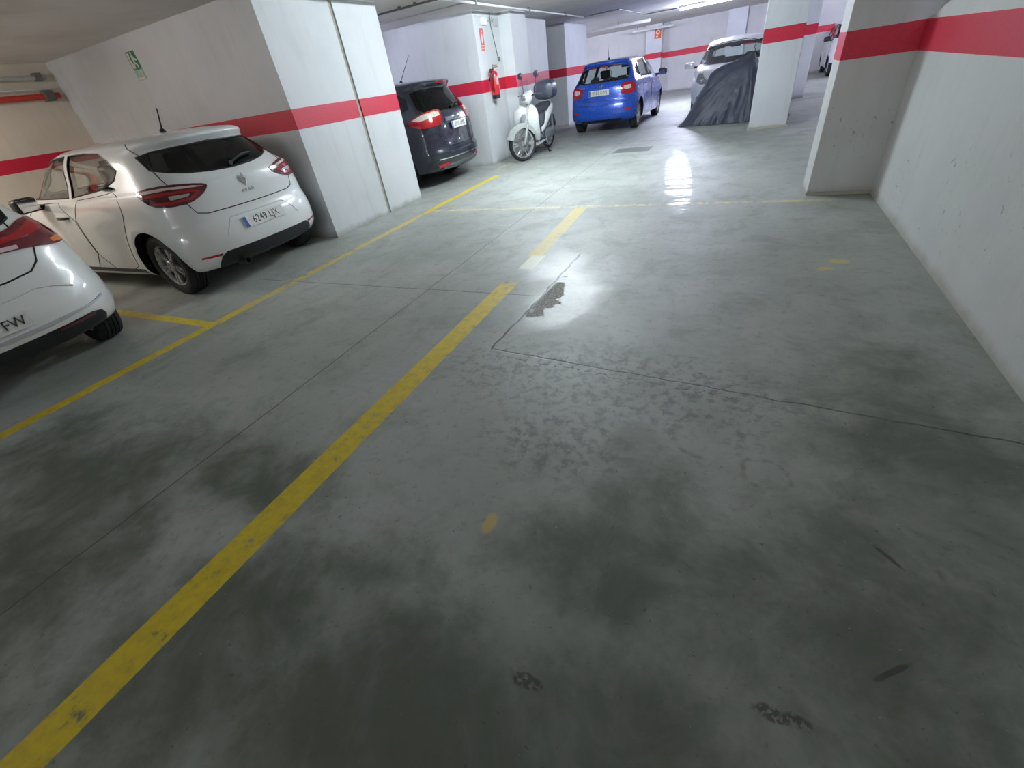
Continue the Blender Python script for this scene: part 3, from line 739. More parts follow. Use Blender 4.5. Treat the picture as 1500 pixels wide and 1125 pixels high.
add_patch(CL, CLH, 'rear_valance', [CLH.W(.1, y, z) for y, z in dp+[(0, .378)]+[(-y, z) for y, z in dp[::-1]]+[(0, .22)]], 'W', BLK, .006, .02)
for sg in (1, -1):
    add_patch(CL, CLH, 'rear_reflector', [(sg*a, b) for a, b in [CLH.W(.19, .76, .362), CLH.W(.09, .60, .352), CLH.W(.09, .58, .372), CLH.W(.18, .75, .378)]], 'W', RED, .006, .01, .02)
add_patch(CL, CLH, 'sill_strip', [(1.10, .245), (3.0, .245), (3.0, .285), (1.10, .285)], 'L', BLK, .008, .012, both=True)
bm = bmesh.new(); lathe(bm, [(.030, .02), (.034, .02), (.034, .2), (.030, .2)], 'X', 20, (0, .40, .235), closed=True); bobj('exhaust_pipe', bm, mat('exhaust_steel', (.12, .12, .12), .4, .8), CL, 40)
wiper(CL, CLH, (0, 1.085), (-.33, 1.14)); antenna(CL, CLH, 1.02, .20, .10, 0., .006)
bm = bmesh.new(); seam(bm, CLH, [(.30, .12), (.5, .2), (.9, .3)][:2], 'top', .003, 0)
bm.free()

# ---------------- white car at the left edge
mpv_rings = [
 (.55, .24, 3.7, .22, .70, .22, .5, .8), (.16, .26, 4.10, .22, .84, .22, .5, .85), (.05, .33, 4.22, .28, .885, .28, .5, .9), (.0, .45, 4.28, .42, .905, .40, .5, .9),
 (.0, .55, 4.29, .55, .912, .52, .5, .9), (.03, .66, 4.26, .66, .915, .66, .5, .9), (.07, .76, 4.18, .78, .912, .78, .48, .9), (.10, .86, 4.00, .86, .902, .88, .46, .9),
 (.13, .96, 3.75, .93, .885, .97, .44, .8), (.17, 1.05, 3.50, 1.0, .855, 1.04, .44, .65), (.21, 1.12, 3.35, 1.05, .82, 1.09, .45, .55), (.29, 1.22, 3.12, 1.17, .76, 1.20, .45, .5),
 (.38, 1.34, 2.85, 1.33, .70, 1.34, .46, .45), (.42, 1.42, 2.68, 1.42, .655, 1.43, .46, .4), (.38, 1.465, 2.55, 1.465, .62, 1.475, .42, .4), (.35, 1.495, 2.42, 1.495, .58, 1.51, .40, .4), (.38, 1.52, 2.26, 1.52, .50, 1.54, .4, .4), (.55, 1.545, 2.0, 1.54, .33, 1.555, .4, .4), (.85, 1.555, 1.75, 1.55, .16, 1.56, .4, .4), (1.1, 1.56, 1.5, 1.56, .03, 1.565, .1, .1)]
M_warmwhite = mat('white_paint_warm', (.73, .74, .70), .30, coat=.8, var=0.)
mpv = dict(rings=mpv_rings, wheels=[.74, 3.40], wr=.325, tw=.21, win=.04, paint=M_warmwhite, cabin=(.34, 3.1, .5, .05),
  side_glass=[[(3.15, 1.10), (2.85, 1.28), (2.55, 1.41), (2.1, 1.465), (1.95, 1.465), (1.93, 1.09)], [(1.85, 1.09), (1.86, 1.465), (1.4, 1.465), (1.15, 1.43), (.95, 1.3), (1.0, 1.12)]],
  rear_glass=chaikin([(.60, 1.38), (.66, 1.18), (.5, 1.13), (-.5, 1.13), (-.66, 1.18), (-.60, 1.38)], 1), front_glass=chaikin([(-.70, 1.13), (-.56, 1.45), (.56, 1.45), (.70, 1.13), (0, 1.08)], 1),
  g_side=G_MID, g_rear=G_DARK, spokes=5, seats=1.9, bench=1.0, mir=(2.45, 1.36), mirror=(2.75, 1.0, 1.08), handle_m=BLK,
  doors=[[(3.0, 1.05), (1.91, 1.06), (1.89, .32), (2.85, .32), (3.02, .6)], [(1.88, 1.06), (1.2, 1.06), (1.0, .95), (1.05, .75), (1.2, .55), (1.27, .32), (1.88, .32)]], handles=[(2.1, .92), (1.15, .95)])
EG, EGH = make_car('white_crossover', 'white car cut by the left edge, only its rear right corner in view', (-4.62, .83, 0), pi, 1.0, mpv)

tail_pair(EG, EGH, [(.26, .50, 1.095), (.40, .70, 1.15), (.60, .83, 1.125), (.56, .86, 1.02), (.40, .84, .93), (.27, .74, .93), (.21, .60, .958), (.165, .42, .975), (.14, .2, .985), (.16, .18, 1.06)], mat('tail_lamp_wine', (.16, .004, .014), .1, coat=1.), [
  ([(.30, .50, 1.07), (.42, .70, 1.12), (.52, .78, 1.09), (.40, .72, 1.05), (.27, .50, 1.03), (.2, .25, 1.02), (.2, .25, 1.05)], RED, 'light_strip'),
  ([(.45, .84, .985), (.38, .82, .94), (.28, .73, .945), (.30, .72, .975)], ORG, 'indicator_lens'),
  ([(.20, .50, 1.0), (.18, .30, 1.01), (.16, .30, .985), (.18, .50, .975)], RPINK, 'clear_lens')])
bm = bmesh.new(); gl_ = [EGH.W(*p) for p in [(.38, .70, 1.3), (.22, .62, 1.1), (.21, .59, .96), (.14, .55, .87), (.12, .46, .82), (.10, .27, .80), (.09, 0, .80)]]
seam(bm, EGH, gl_+[(-a, b) for a, b in gl_[-2::-1]], 'W', .006, 0); bobj('tailgate', bm, GAP, EG, 50)
bm = bmesh.new(); seam(bm, EGH, [EGH.W(*p) for p in [(.1, .62, .64), (.08, .50, .69), (.05, .40, .715), (.03, .25, .70), (.02, 0, .69), (.03, -.25, .70), (.05, -.40, .715), (.08, -.50, .69), (.1, -.62, .64)]], 'W', .012, -.004); bobj('bumper_crease', bm, M_warmwhite, EG, 50)
plate(EG, '', (-.012, .03, .556), .12)
me = text_mesh('FW', .098, .0008, .92, 1.02); o = bpy.data.objects.new('plate_characters', me); COL.objects.link(o); me.materials.append(INK); o.parent = EG
o.matrix_local = Matrix.Translation((-.018, .03, .556)) @ Matrix.Rotation(.12, 4, 'Y') @ Matrix(((0, 0, -1), (-1, 0, 0), (0, 1, 0))).to_4x4() @ Matrix.Translation((.16, 0, 0))
add_patch(EG, EGH, 'bumper_strip', [EGH.W(.1, y, z) for y, z in [(.84, .50), (.6, .475), (0, .465), (-.6, .475), (-.84, .50), (-.84, .485), (-.6, .455), (0, .445), (.6, .455), (.84, .485)]], 'W', SILV, .012, .02, .03)
add_patch(EG, EGH, 'rear_valance', [EGH.W(.1, y, z) for y, z in [(.86, .25), (.80, .34), (.72, .39), (.6, .41), (0, .40), (-.6, .41), (-.72, .39), (-.80, .34), (-.86, .25)]], 'W', BLK, .008, .02)
for sg in (1, -1): add_patch(EG, EGH, 'rear_reflector', [(sg*a, b) for a, b in [EGH.W(.1, .62, .385), EGH.W(.1, .30, .38), EGH.W(.1, .30, .40), EGH.W(.1, .62, .405)]], 'W', DRED, .014, .01, .02)

# ---------------- dark people carrier between the pillars
M_dark = mat('graphite_paint', (.016, .020, .034), .26, coat=.8, var=0.)
cm_rings = [
 (.55, .22, 3.8, .20, .70, .20, .5, .8), (.16, .24, 4.20, .20, .83, .20, .45, .85), (.05, .31, 4.32, .26, .88, .26, .42, .9), (.0, .43, 4.37, .40, .903, .38, .42, .9),
 (.0, .52, 4.38, .52, .91, .50, .42, .9), (.035, .60, 4.35, .62, .914, .64, .42, .9), (.06, .72, 4.25, .76, .912, .78, .40, .9), (.075, .86, 4.05, .86, .902, .90, .38, .9),
 (.095, .98, 3.80, .95, .885, 1.0, .38, .8), (.12, 1.08, 3.60, 1.02, .855, 1.06, .38, .65), (.15, 1.15, 3.48, 1.07, .82, 1.11, .38, .55), (.22, 1.26, 3.22, 1.22, .765, 1.24, .4, .5),
 (.31, 1.40, 2.88, 1.42, .70, 1.42, .44, .45), (.345, 1.48, 2.68, 1.50, .655, 1.50, .44, .4), (.30, 1.53, 2.55, 1.54, .62, 1.545, .42, .4), (.28, 1.56, 2.42, 1.565, .585, 1.58, .40, .4), (.31, 1.585, 2.26, 1.59, .50, 1.605, .4, .4), (.5, 1.605, 2.0, 1.61, .33, 1.62, .4, .4), (.85, 1.62, 1.75, 1.62, .16, 1.628, .4, .4), (1.1, 1.625, 1.5, 1.625, .03, 1.632, .1, .1)]
cmax = dict(rings=cm_rings, wheels=[.97, 3.55], wr=.325, tw=.21, win=.04, paint=M_dark, cabin=(.30, 3.2, .5, .05),
  side_glass=[[(3.2, 1.12), (2.9, 1.32), (2.6, 1.46), (2.1, 1.52), (1.97, 1.52), (1.95, 1.11)], [(1.87, 1.11), (1.88, 1.52), (1.2, 1.52), (1.17, 1.12)], [(1.09, 1.13), (1.12, 1.51), (.85, 1.48), (.62, 1.38), (.58, 1.24), (.8, 1.16)]],
  rear_glass=chaikin([(.62, 1.485), (.74, 1.20), (.69, 1.14), (-.69, 1.14), (-.74, 1.20), (-.62, 1.485)], 1, keep=.12), front_glass=chaikin([(-.70, 1.15), (-.56, 1.50), (.56, 1.50), (.70, 1.15), (0, 1.10)], 1),
  g_side=[G_MID, G_DARK, G_DARK], g_rear=G_DARK, spokes=5, seats=2.0, bench=1.05, mir=(2.45, 1.42), mirror=(2.85, 1.03, 1.10), seams=[],
  doors=[[(3.1, 1.08), (1.93, 1.09), (1.91, .32), (2.95, .32), (3.12, .6)], [(1.90, 1.09), (1.15, 1.10), (1.05, .95), (1.1, .75), (1.25, .55), (1.32, .32), (1.90, .32)]], handles=[(2.1, .95), (1.2, .98)])
CM, CMH = make_car('dark_people_carrier', 'dark grey people carrier parked between the jointed block and the extinguisher wall', (-4.93, 8.30, 0), pi, (1.02, 1.02, 1.07), cmax)
tail_pair(CM, CMH, [(.60, .90, 1.03), (.45, .87, 1.09), (.26, .78, 1.15), (.12, .55, 1.175), (.10, .42, 1.165), (.10, .45, .99), (.12, .55, .94), (.24, .80, .925), (.42, .88, .95)], RED, [
  ([(.48, .88, 1.06), (.30, .80, 1.12), (.14, .57, 1.148), (.12, .47, 1.14), (.12, .48, 1.08), (.2, .72, 1.06), (.35, .84, 1.035)], mat('lamp_lens_pale', (.72, .66, .55), .15, coat=1.), 'clear_lens')])
gl_ = [CMH.W(*p) for p in [(.4, .66, 1.45), (.22, .72, 1.2), (.12, .56, 1.0), (.08, .60, .95), (.08, .62, .80), (.07, .60, .66), (.06, .50, .615), (.05, .25, .605), (.05, 0, .60)]]
bm = bmesh.new(); seam(bm, CMH, gl_+[(-a, b) for a, b in gl_[-2::-1]], 'W', .004, 0); bobj('tailgate', bm, GAP, CM, 50)
plate(CM, '2016 LMR', (.045, .0, .905), .10)
add_patch(CM, CMH, 'plate_garnish', [(-.36, .975), (.36, .975), (.34, 1.035), (-.34, 1.035)], 'rear', mat('garnish_gloss', (.14, .15, .18), .25, coat=.6), .016, .02)
for k, y in enumerate((.10, -.06)):
    co, no = CMH.proj(y, 1.005, 'rear'); bm = bmesh.new(); lathe(bm, [(0, -.008), (.040, -.006), (.046, 0), (.046, .012)], 'X', 24, co+no*.022); bobj('badge_disc', bm, CHR, CM, 50)
text_on(CM, CMH, 'C-MAX', .44, .70, .055, CHR, 'model_lettering', sp=1.1)
add_patch(CM, CMH, 'bumper_skid', [CMH.W(.1, y, z) for y, z in [(.72, .27), (.60, .33), (0, .33), (-.60, .33), (-.72, .27), (0, .235)]], 'W', mat('bumper_grey', (.16, .18, .20), .45), .008, .02)
add_patch(CM, CMH, 'bumper_trim', [CMH.W(.1, y, z) for y, z in [(.80, .44), (0, .445), (-.80, .44), (-.78, .425), (0, .43), (.78, .425)]], 'W', CHR, .006, .01, .025)
for sg in (1, -1): add_patch(CM, CMH, 'rear_reflector', [(sg*a, b) for a, b in [CMH.W(.16, .76, .30), CMH.W(.06, .54, .325), CMH.W(.06, .54, .375), CMH.W(.18, .77, .355)]], 'W', RED, .012, .01, .02)
add_patch(CM, CMH, 'brake_lamp_high', [(-.17, 1.535), (.17, 1.535), (.17, 1.56), (-.17, 1.56)], 'rear', RED, .006, .01)
wiper(CM, CMH, (0, 1.17), (-.36, 1.22)); antenna(CM, CMH, 1.15, .36, .30)

# ---------------- blue hatchback
M_blue = mat('blue_paint', (.012, .085, .52), .28, .15, coat=.9, var=0.)
fb_rings = [
 (.55, .20, 3.5, .20, .66, .20, .5, .8), (.14, .23, 3.85, .20, .79, .20, .40, .85), (.04, .30, 3.94, .26, .835, .25, .36, .9), (.0, .40, 3.98, .38, .855, .36, .34, .9),
 (.0, .50, 3.99, .50, .862, .50, .34, .9), (.02, .60, 3.97, .60, .866, .62, .34, .9), (.05, .69, 3.90, .70, .864, .73, .34, .9), (.06, .80, 3.78, .79, .857, .83, .33, .9),
 (.075, .90, 3.60, .87, .842, .92, .33, .8), (.095, .975, 3.38, .93, .82, .975, .33, .65), (.13, 1.03, 3.22, .98, .79, 1.015, .33, .5), (.19, 1.12, 3.02, 1.09, .735, 1.12, .35, .45),
 (.29, 1.25, 2.76, 1.24, .675, 1.27, .38, .4), (.34, 1.33, 2.58, 1.33, .63, 1.35, .38, .35), (.31, 1.375, 2.46, 1.38, .60, 1.39, .36, .35), (.30, 1.405, 2.34, 1.405, .565, 1.42, .35, .35), (.33, 1.43, 2.2, 1.43, .49, 1.445, .35, .35), (.55, 1.45, 1.95, 1.45, .33, 1.46, .35, .35), (.85, 1.46, 1.7, 1.46, .16, 1.465, .35, .35), (1.1, 1.463, 1.50, 1.463, .03, 1.467, .1, .1)]
fabia = dict(rings=fb_rings, wheels=[.66, 3.12], wr=.30, tw=.19, win=.04, paint=M_blue, cabin=(.26, 2.95, .45, .045),
  side_glass=[[(3.0, 1.02), (2.78, 1.18), (2.5, 1.32), (2.15, 1.385), (1.95, 1.385), (1.93, 1.01)], [(1.85, 1.01), (1.86, 1.385), (1.3, 1.375), (1.05, 1.36), (1.0, 1.03)], [(.94, 1.04), (.98, 1.34), (.75, 1.24), (.70, 1.12)]],
  rear_glass=chaikin([(.59, 1.345), (.655, 1.09), (.62, 1.04), (-.62, 1.04), (-.655, 1.09), (-.59, 1.345)], 1), front_glass=chaikin([(-.68, 1.04), (-.54, 1.37), (.54, 1.37), (.68, 1.04), (0, 1.0)], 1),
  g_side=G_CLEAR, g_rear=G_MID, spokes=5, dbl=True, seats=1.9, bench=.95, mir=(2.4, 1.28), mirror=(2.72, .97, 1.03), mirror_m=BLK,
  doors=[[(2.9, .98), (1.90, .99), (1.88, .27), (2.75, .27), (2.92, .55)], [(1.87, .99), (1.05, 1.0), (.98, .85), (1.02, .70), (1.12, .48), (1.2, .27), (1.87, .27)]], handles=[(2.08, .86), (1.15, .88)])
FB, FBH = make_car('blue_hatchback', 'bright blue hatchback seen from behind, standing in the aisle beyond the scooter', (-3.46, 12.98, 0), pi/2-.045, (1.02, 1.03, 1.09), fabia)
tail_pair(FB, FBH, [(.28, .80, .985), (.14, .70, .99), (.08, .52, .965), (.07, .505, .88), (.065, .53, .79), (.09, .66, .75), (.20, .80, .755), (.29, .825, .84)], RED, [
  ([(.18, .76, .93), (.10, .60, .92), (.09, .58, .87), (.12, .68, .84), (.17, .76, .86)], RPINK, 'clear_lens')])
gl_ = [FBH.W(*p) for p in [(.4, .64, 1.33), (.2, .70, 1.1), (.13, .70, 1.0), (.08, .52, .98), (.07, .50, .90), (.065, .53, .80), (.06, .62, .74), (.06, .55, .69), (.05, .25, .675), (.05, 0, .67)]]
bm = bmesh.new(); seam(bm, FBH, gl_+[(-a, b) for a, b in gl_[-2::-1]], 'W', .004, 0); bobj('tailgate', bm, GAP, FB, 50)
bm = bmesh.new(); seam(bm, FBH, [(.50, .935), (0, .945), (-.50, .935)], 'rear', .006, 0); bobj('tailgate_crease', bm, mat('blue_crease_shade', (.006, .03, .22), .4), FB, 50)  # crease shade drawn as a darker blue line
bm = bmesh.new(); seam(bm, FBH, [FBH.W(.1, y, z) for y, z in [(.80, .64), (.5, .60), (0, .59), (-.5, .60), (-.80, .64)]], 'W', .004, 0); bobj('bumper_gap', bm, GAP, FB, 50)
plate(FB, '0585 KPN', (.045, .04, .842), .10)
bm = bmesh.new(); co, no = FBH.proj(0, .975, 'rear'); lathe(bm, [(0, -.012), (.038, -.010), (.042, 0), (.042, .01)], 'X', 24, co); bobj('round_badge', bm, CHR, FB, 50)
text_on(FB, FBH, 'FABIA', .48, .962, .035, CHR, 'model_lettering', sp=1.2)
for sg in (1, -1): add_patch(FB, FBH, 'rear_reflector', [(sg*a, b) for a, b in [FBH.W(.14, .74, .44), FBH.W(.06, .56, .44), FBH.W(.06, .56, .475), FBH.W(.15, .75, .485)]], 'W', RED, .006, .01, .02)
add_patch(FB, FBH, 'rear_valance', [FBH.W(.1, y, z) for y, z in [(.62, .22), (.50, .29), (0, .29), (-.50, .29), (-.62, .22)]], 'W', BLK, .006, .02)
wiper(FB, FBH, (0, 1.05), (-.33, 1.09)); antenna(FB, FBH, .80, .30, .10)

# ---------------- white car behind the covered motorcycle, and another far to the right
M_white2 = mat('white_paint_cool', (.76, .77, .80), .30, coat=.8, var=0.)
wf_rings = [
 (.55, .22, 3.3, .22, .66, .22, .5, .7), (.14, .25, 3.70, .22, .78, .22, .40, .72), (.04, .32, 3.80, .28, .83, .27, .36, .72), (.0, .42, 3.85, .40, .85, .38, .34, .7),
 (.0, .52, 3.86, .52, .858, .50, .34, .7), (.01, .62, 3.85, .64, .862, .64, .34, .7), (.03, .72, 3.80, .76, .862, .78, .34, .7), (.05, .84, 3.70, .88, .858, .90, .33, .7),
 (.07, .95, 3.50, .99, .845, 1.0, .33, .65), (.09, 1.04, 3.28, 1.06, .825, 1.07, .33, .55), (.12, 1.10, 3.12, 1.11, .80, 1.12, .33, .5), (.17, 1.20, 2.90, 1.22, .755, 1.23, .35, .45),
 (.24, 1.36, 2.60, 1.40, .70, 1.40, .38, .4), (.27, 1.46, 2.42, 1.50, .66, 1.49, .38, .35), (.26, 1.52, 2.30, 1.555, .63, 1.555, .36, .35), (.27, 1.56, 2.18, 1.59, .59, 1.60, .35, .35), (.31, 1.59, 2.05, 1.62, .51, 1.63, .35, .35), (.55, 1.62, 1.85, 1.64, .34, 1.65, .35, .35), (.85, 1.64, 1.65, 1.65, .16, 1.66, .35, .35), (1.1, 1.65, 1.45, 1.655, .03, 1.663, .1, .1)]
wf = dict(rings=wf_rings, wheels=[.62, 3.08], wr=.30, tw=.19, win=.04, paint=M_white2, cabin=(.24, 2.92, .5, .045), dash=.98,
  side_glass=[[(2.95, 1.14), (2.65, 1.34), (2.4, 1.48), (2.1, 1.53), (1.8, 1.53), (1.78, 1.12)], [(1.70, 1.12), (1.71, 1.53), (1.0, 1.52), (.75, 1.45), (.65, 1.16)]],
  rear_glass=chaikin([(.58, 1.45), (.64, 1.17), (-.64, 1.17), (-.58, 1.45)], 1), front_glass=chaikin([(-.73, 1.13), (-.58, 1.545), (.58, 1.545), (.73, 1.13), (.4, 1.10), (-.4, 1.10)], 1),
  g_side=G_CLEAR, g_rear=G_CLEAR, spokes=6, seats=1.8, bench=.85, mir=(2.15, 1.44), mirror=(2.72, .98, 1.14),
  doors=[[(2.85, 1.08), (1.75, 1.09), (1.73, .30), (2.6, .30), (2.8, .6)]], handles=[(1.95, .96)])
WF, WFH = make_car('white_compact_car', 'white compact car facing the camera with a black motorcycle cover in front of it', (-.50, 18.45, 0), -pi/2, (1.0, 1.13, 1.0), wf)
def front_parts(root, Hn):
    for sg in (1, -1):
        P = [(sg*a, b) for a, b in [Hn.V(*p) for p in [(3.45, .80, .96), (3.62, .74, .93), (3.76, .60, .83), (3.82, .46, .755), (3.80, .50, .72), (3.74, .68, .71), (3.60, .81, .78)]]]
        bm = bmesh.new(); patch(bm, Hn, P, 'V', .008, .02, .025); o = bobj('headlamp', bm, mat('headlamp_lens', (.30, .31, .32), .08, .3, coat=1.), root, 50)
        co, no = Hn.proj(sg*Hn.V(3.70, .66, .80)[0], .79, 'V')
        bm = bmesh.new(); bmesh.ops.create_uvsphere(bm, u_segments=16, v_segments=10, radius=.05, matrix=Matrix.Translation(co-no*.012)); bobj('headlamp_bulb', bm, CHR, o, 60)
        co, no = Hn.proj(sg*.62, .40, 'front'); bm = bmesh.new(); lathe(bm, [(0, -.01), (.075, -.01), (.075, .008), (.05, .012), (0, .008)], 'X', 24, co); f = bobj('fog_lamp_surround', bm, BLK, root, 50)
        bm = bmesh.new(); lathe(bm, [(0, .0), (.042, .0), (.036, .022), (0, .03)], 'X', 20, co); bobj('fog_lamp', bm, CHR, f, 50)
    add_patch(root, Hn, 'grille', [(-.5, .36), (.5, .36), (.55, .50), (-.55, .50)], 'front', BLK, .006)
    bm = bmesh.new(); seam(bm, Hn, [Hn.V(3.3, .72, 1.05), Hn.V(3.6, .68, .92), Hn.V(3.8, .40, .76), Hn.V(3.8, 0, .75), Hn.V(3.8, -.40, .76), Hn.V(3.6, -.68, .92), Hn.V(3.3, -.72, 1.05)], 'V', .003, 0); bobj('bonnet', bm, GAP, root, 50)
front_parts(WF, WFH)
FR, FRH = make_car('white_car', 'white car mostly hidden behind the right pillar, only its nose corner and black mirror showing', (3.36, 26.2, 0), -pi/2, 1.0, dict(wf, mirror_m=BLK, g_front=G_DARK))
add_patch(FR, FRH, 'front_valance', [FRH.V(*p) for p in [(3.4, .86, .24), (3.4, .86, .42), (3.8, .5, .42), (3.8, -.5, .42), (3.4, -.86, .42), (3.4, -.86, .24)]], 'V', BLK, .006)
front_parts(FR, FRH)
# ---------------- scooter
def loft(bm, secs, n=20, e=2.6, axis='X'):
    """secs = [(along, cy, cz, half width, half height)] ; closed skin through superellipse sections"""
    rings = []
    for t, cy, cz, hw, hh in secs:
        ring = []
        for k in range(n):
            a = 2*pi*k/n; c, s_ = cos(a), sin(a)
            y = cy+hw*math.copysign(abs(c)**(2/e), c); z = cz+hh*math.copysign(abs(s_)**(2/e), s_)
            ring.append(bm.verts.new((t, y, z) if axis == 'X' else (z, y, t)))
        rings.append(ring)
    for a, b in zip(rings, rings[1:]):
        for k in range(n): bm.faces.new((a[k], a[(k+1) % n], b[(k+1) % n], b[k]))
    bm.faces.new(rings[0][::-1]); bm.faces.new(rings[-1])
SW = mat('scooter_white', (.72, .75, .74), .28, coat=.7, var=0.); SD = mat('scooter_dark', (.05, .055, .075), .5); SG = mat('scooter_engine', (.28, .29, .30), .45, .6)
sc = empty('scooter', (-4.27, 10.42, 0), -pi/2-.0, 'white scooter with a dark top box on its centre stand against the wall', 'scooter')
sc.scale = (1.12,)*3
ST = Matrix.Translation((.62, 0, 0)) @ Matrix.Rotation(-.60, 4, 'Z') @ Matrix.Translation((-.62, 0, 0))
def spart(name, m, fn, parent=None, steer=False, sm=45):
    bm = bmesh.new(); fn(bm)
    if steer: bmesh.ops.transform(bm, matrix=ST, verts=bm.verts)
    return bobj(name, bm, m, parent or sc, sm)
def swheel(x, z, name, steer):
    r, t = .305, .045
    o = spart(name, RUB, lambda b: lathe(b, [(r-.06, -t*.7), (r-.03, -t), (r-.008, -t*.6), (r, 0), (r-.008, t*.6), (r-.03, t), (r-.06, t*.7)], 'Y', 48, (x, 0, z), closed=True), None, steer)
    def rim(b):
        lathe(b, [(r-.050, -.034), (r-.085, -.026), (r-.085, .026), (r-.050, .034)], 'Y', 48, (x, 0, z), closed=True)
        lathe(b, [(0, -.05), (.045, -.045), (.045, .045), (0, .05)], 'Y', 20, (x, 0, z))
        for k in range(6):
            a = 2*pi*k/6
            for d in (-.16, .16): tube(b, [(x+.04*cos(a), 0, z+.04*sin(a)), (x+.235*cos(a+d), 0, z+.235*sin(a+d))], .010, 6)
    spart('rim', ALU, rim, o, steer)
    spart('brake_disc', mat('disc_steel', (.4, .4, .42), .3, .9), lambda b: lathe(b, [(.06, .034), (.12, .034), (.12, .039), (.06, .039)], 'Y', 32, (x, 0, z), closed=True), o, steer)
swheel(.67, .305, 'front_wheel', True); swheel(-.67, .335, 'rear_wheel', False)
def fork(b):
    for s_ in (-1, 1):
        tube(b, [(.67, s_*.085, .30), (.60, s_*.085, .50), (.56, s_*.07, .62)], [.022, .026, .022], 10)
    tube(b, [(.57, 0, .58), (.44, 0, .98)], .025, 10)
spart('fork', SILV, fork, None, True)
def fender(b):
    P = []
    for k in range(13):
        a = radians(20+k*11); P.append((.67+cos(a)*.335, .305+sin(a)*.335))
    vs = []
    for (x, z) in P:
        vs.append([b.verts.new((x+(x-.67)*o_, y, z+(z-.305)*o_)) for y, o_ in ((-.075, -.22), (-.07, -.05), (-.035, .03), (0, .05), (.035, .03), (.07, -.05), (.075, -.22))])
    for a, c in zip(vs, vs[1:]):
        for k in range(6): b.faces.new((a[k], a[k+1], c[k+1], c[k]))
    bmesh.ops.solidify(b, geom=b.faces[:], thickness=.006)
spart('front_fender', SW, fender, None, True)
def nose(b):   # leg shield and apron, stacked sections going up
    loft(b, [(.24, 0, .20, .11, .05), (.32, 0, .28, .20, .07), (.45, 0, .36, .24, .085), (.60, 0, .42, .255, .10), (.74, 0, .44, .26, .105), (.84, 0, .42, .225, .10), (.92, 0, .38, .13, .07), (.95, 0, .37, .05, .03)], 24, 2.4, 'Z')
    for v in b.verts:
        if v.co.x > .44 and v.co.z < .66: v.co.x -= .06*(.66-v.co.z)/.4
spart('leg_shield', SW, nose)
spart('front_panel', mat('scooter_grey', (.30, .32, .33), .5), lambda b: loft(b, [(.50, 0, .50, .085, .03), (.62, 0, .535, .095, .03), (.72, 0, .545, .075, .03), (.78, 0, .53, .03, .02)], 16, 2.2, 'Z'))
spart('headlight_cowl', SW, lambda b: loft(b, [(.93, 0, .47, .05, .05), (.98, 0, .48, .10, .085), (1.04, 0, .47, .125, .095), (1.10, 0, .44, .11, .08), (1.14, 0, .41, .05, .04)], 20, 2.3, 'Z'), None, True)
spart('headlight', mat('headlamp_lens', (.3, .31, .32), .08), lambda b: loft(b, [(.99, 0, .545, .06, .02), (1.03, 0, .56, .085, .02), (1.07, 0, .545, .06, .02)], 16, 2.2, 'Z'), None, True)
def bars(b):
    tube(b, [(.36, -.34, 1.06), (.42, -.22, 1.08), (.44, 0, 1.04), (.42, .22, 1.08), (.36, .34, 1.06)], [.018, .014, .014, .014, .018], 8)
    for s_ in (-1, 1): tube(b, [(.43, s_*.20, 1.07), (.46, s_*.30, 1.07), (.44, s_*.36, 1.06)], .007, 6)
spart('handlebar', SD, bars, None, True)
for s_ in (-1, 1):
    def mr_(b): tube(b, [(.41, s_*.20, 1.08), (.40, s_*.22, 1.22), (.41, s_*.25, 1.34)], .008, 6); loft(b, [(.385, s_*.27, 1.37, .04, .03), (.40, s_*.27, 1.37, .07, .055), (.425, s_*.27, 1.37, .06, .045), (.43, s_*.27, 1.37, .02, .02)], 16, 2.2)
    spart('mirror', SD, mr_, None, True)
spart('windshield', glass('windshield_clear', (.9, .93, .95)), lambda b: (prism(b, chaikin([(.53, -.12), (.53, .12), (.49, .13), (.49, -.13)], 1), 1.06, 1.30, 'XY')), None, True)
spart('floorboard', SD, lambda b: box(b, -.16, .34, -.16, .16, .27, .31, .012))
spart('belly_panel', SW, lambda b: loft(b, [(-.34, 0, .30, .08, .05), (-.22, 0, .27, .15, .055), (.1, 0, .245, .165, .05), (.34, 0, .25, .12, .05), (.42, 0, .28, .05, .03)], 20, 2.8))
spart('seat_riser', SD, lambda b: loft(b, [(.30, 0, -.18, .13, .07), (.5, 0, -.20, .14, .09), (.74, 0, -.22, .13, .12), (.78, 0, -.22, .10, .10)], 20, 2.6, 'Z'))
def tail(b):
    loft(b, [(-.12, 0, .44, .13, .05), (-.2, 0, .52, .165, .12), (-.35, 0, .62, .175, .13), (-.55, 0, .70, .165, .11), (-.75, 0, .76, .13, .08), (-.92, 0, .80, .07, .05), (-.96, 0, .81, .03, .03)], 24, 2.4)
spart('tail_panel', SW, tail)
spart('seat', SD, lambda b: loft(b, [(.02, 0, .74, .07, .03), (-.08, 0, .77, .12, .05), (-.30, 0, .79, .145, .055), (-.42, 0, .82, .14, .06), (-.62, 0, .85, .12, .05), (-.68, 0, .86, .07, .03)], 24, 2.6))
def tb(b): loft(b, [(-.52, 0, 1.08, .12, .10), (-.56, 0, 1.08, .20, .15), (-.72, 0, 1.09, .225, .175), (-.88, 0, 1.08, .20, .16), (-.95, 0, 1.07, .13, .11)], 24, 3.2)
tbx = spart('top_box', mat('top_box_dark', (.06, .07, .10), .35, coat=.3), tb)
spart('box_seam', GAP, lambda b: loft(b, [(-.53, 0, 1.05, .13, .006), (-.57, 0, 1.05, .204, .006), (-.72, 0, 1.05, .229, .006), (-.88, 0, 1.05, .204, .006), (-.95, 0, 1.05, .13, .006)], 24, 3.2), tbx)
spart('luggage_rack', SILV, lambda b: (box(b, -.92, -.58, -.09, .09, .895, .915, .006), tube(b, [(-.70, 0, .78), (-.74, 0, .90)], .02, 8)))
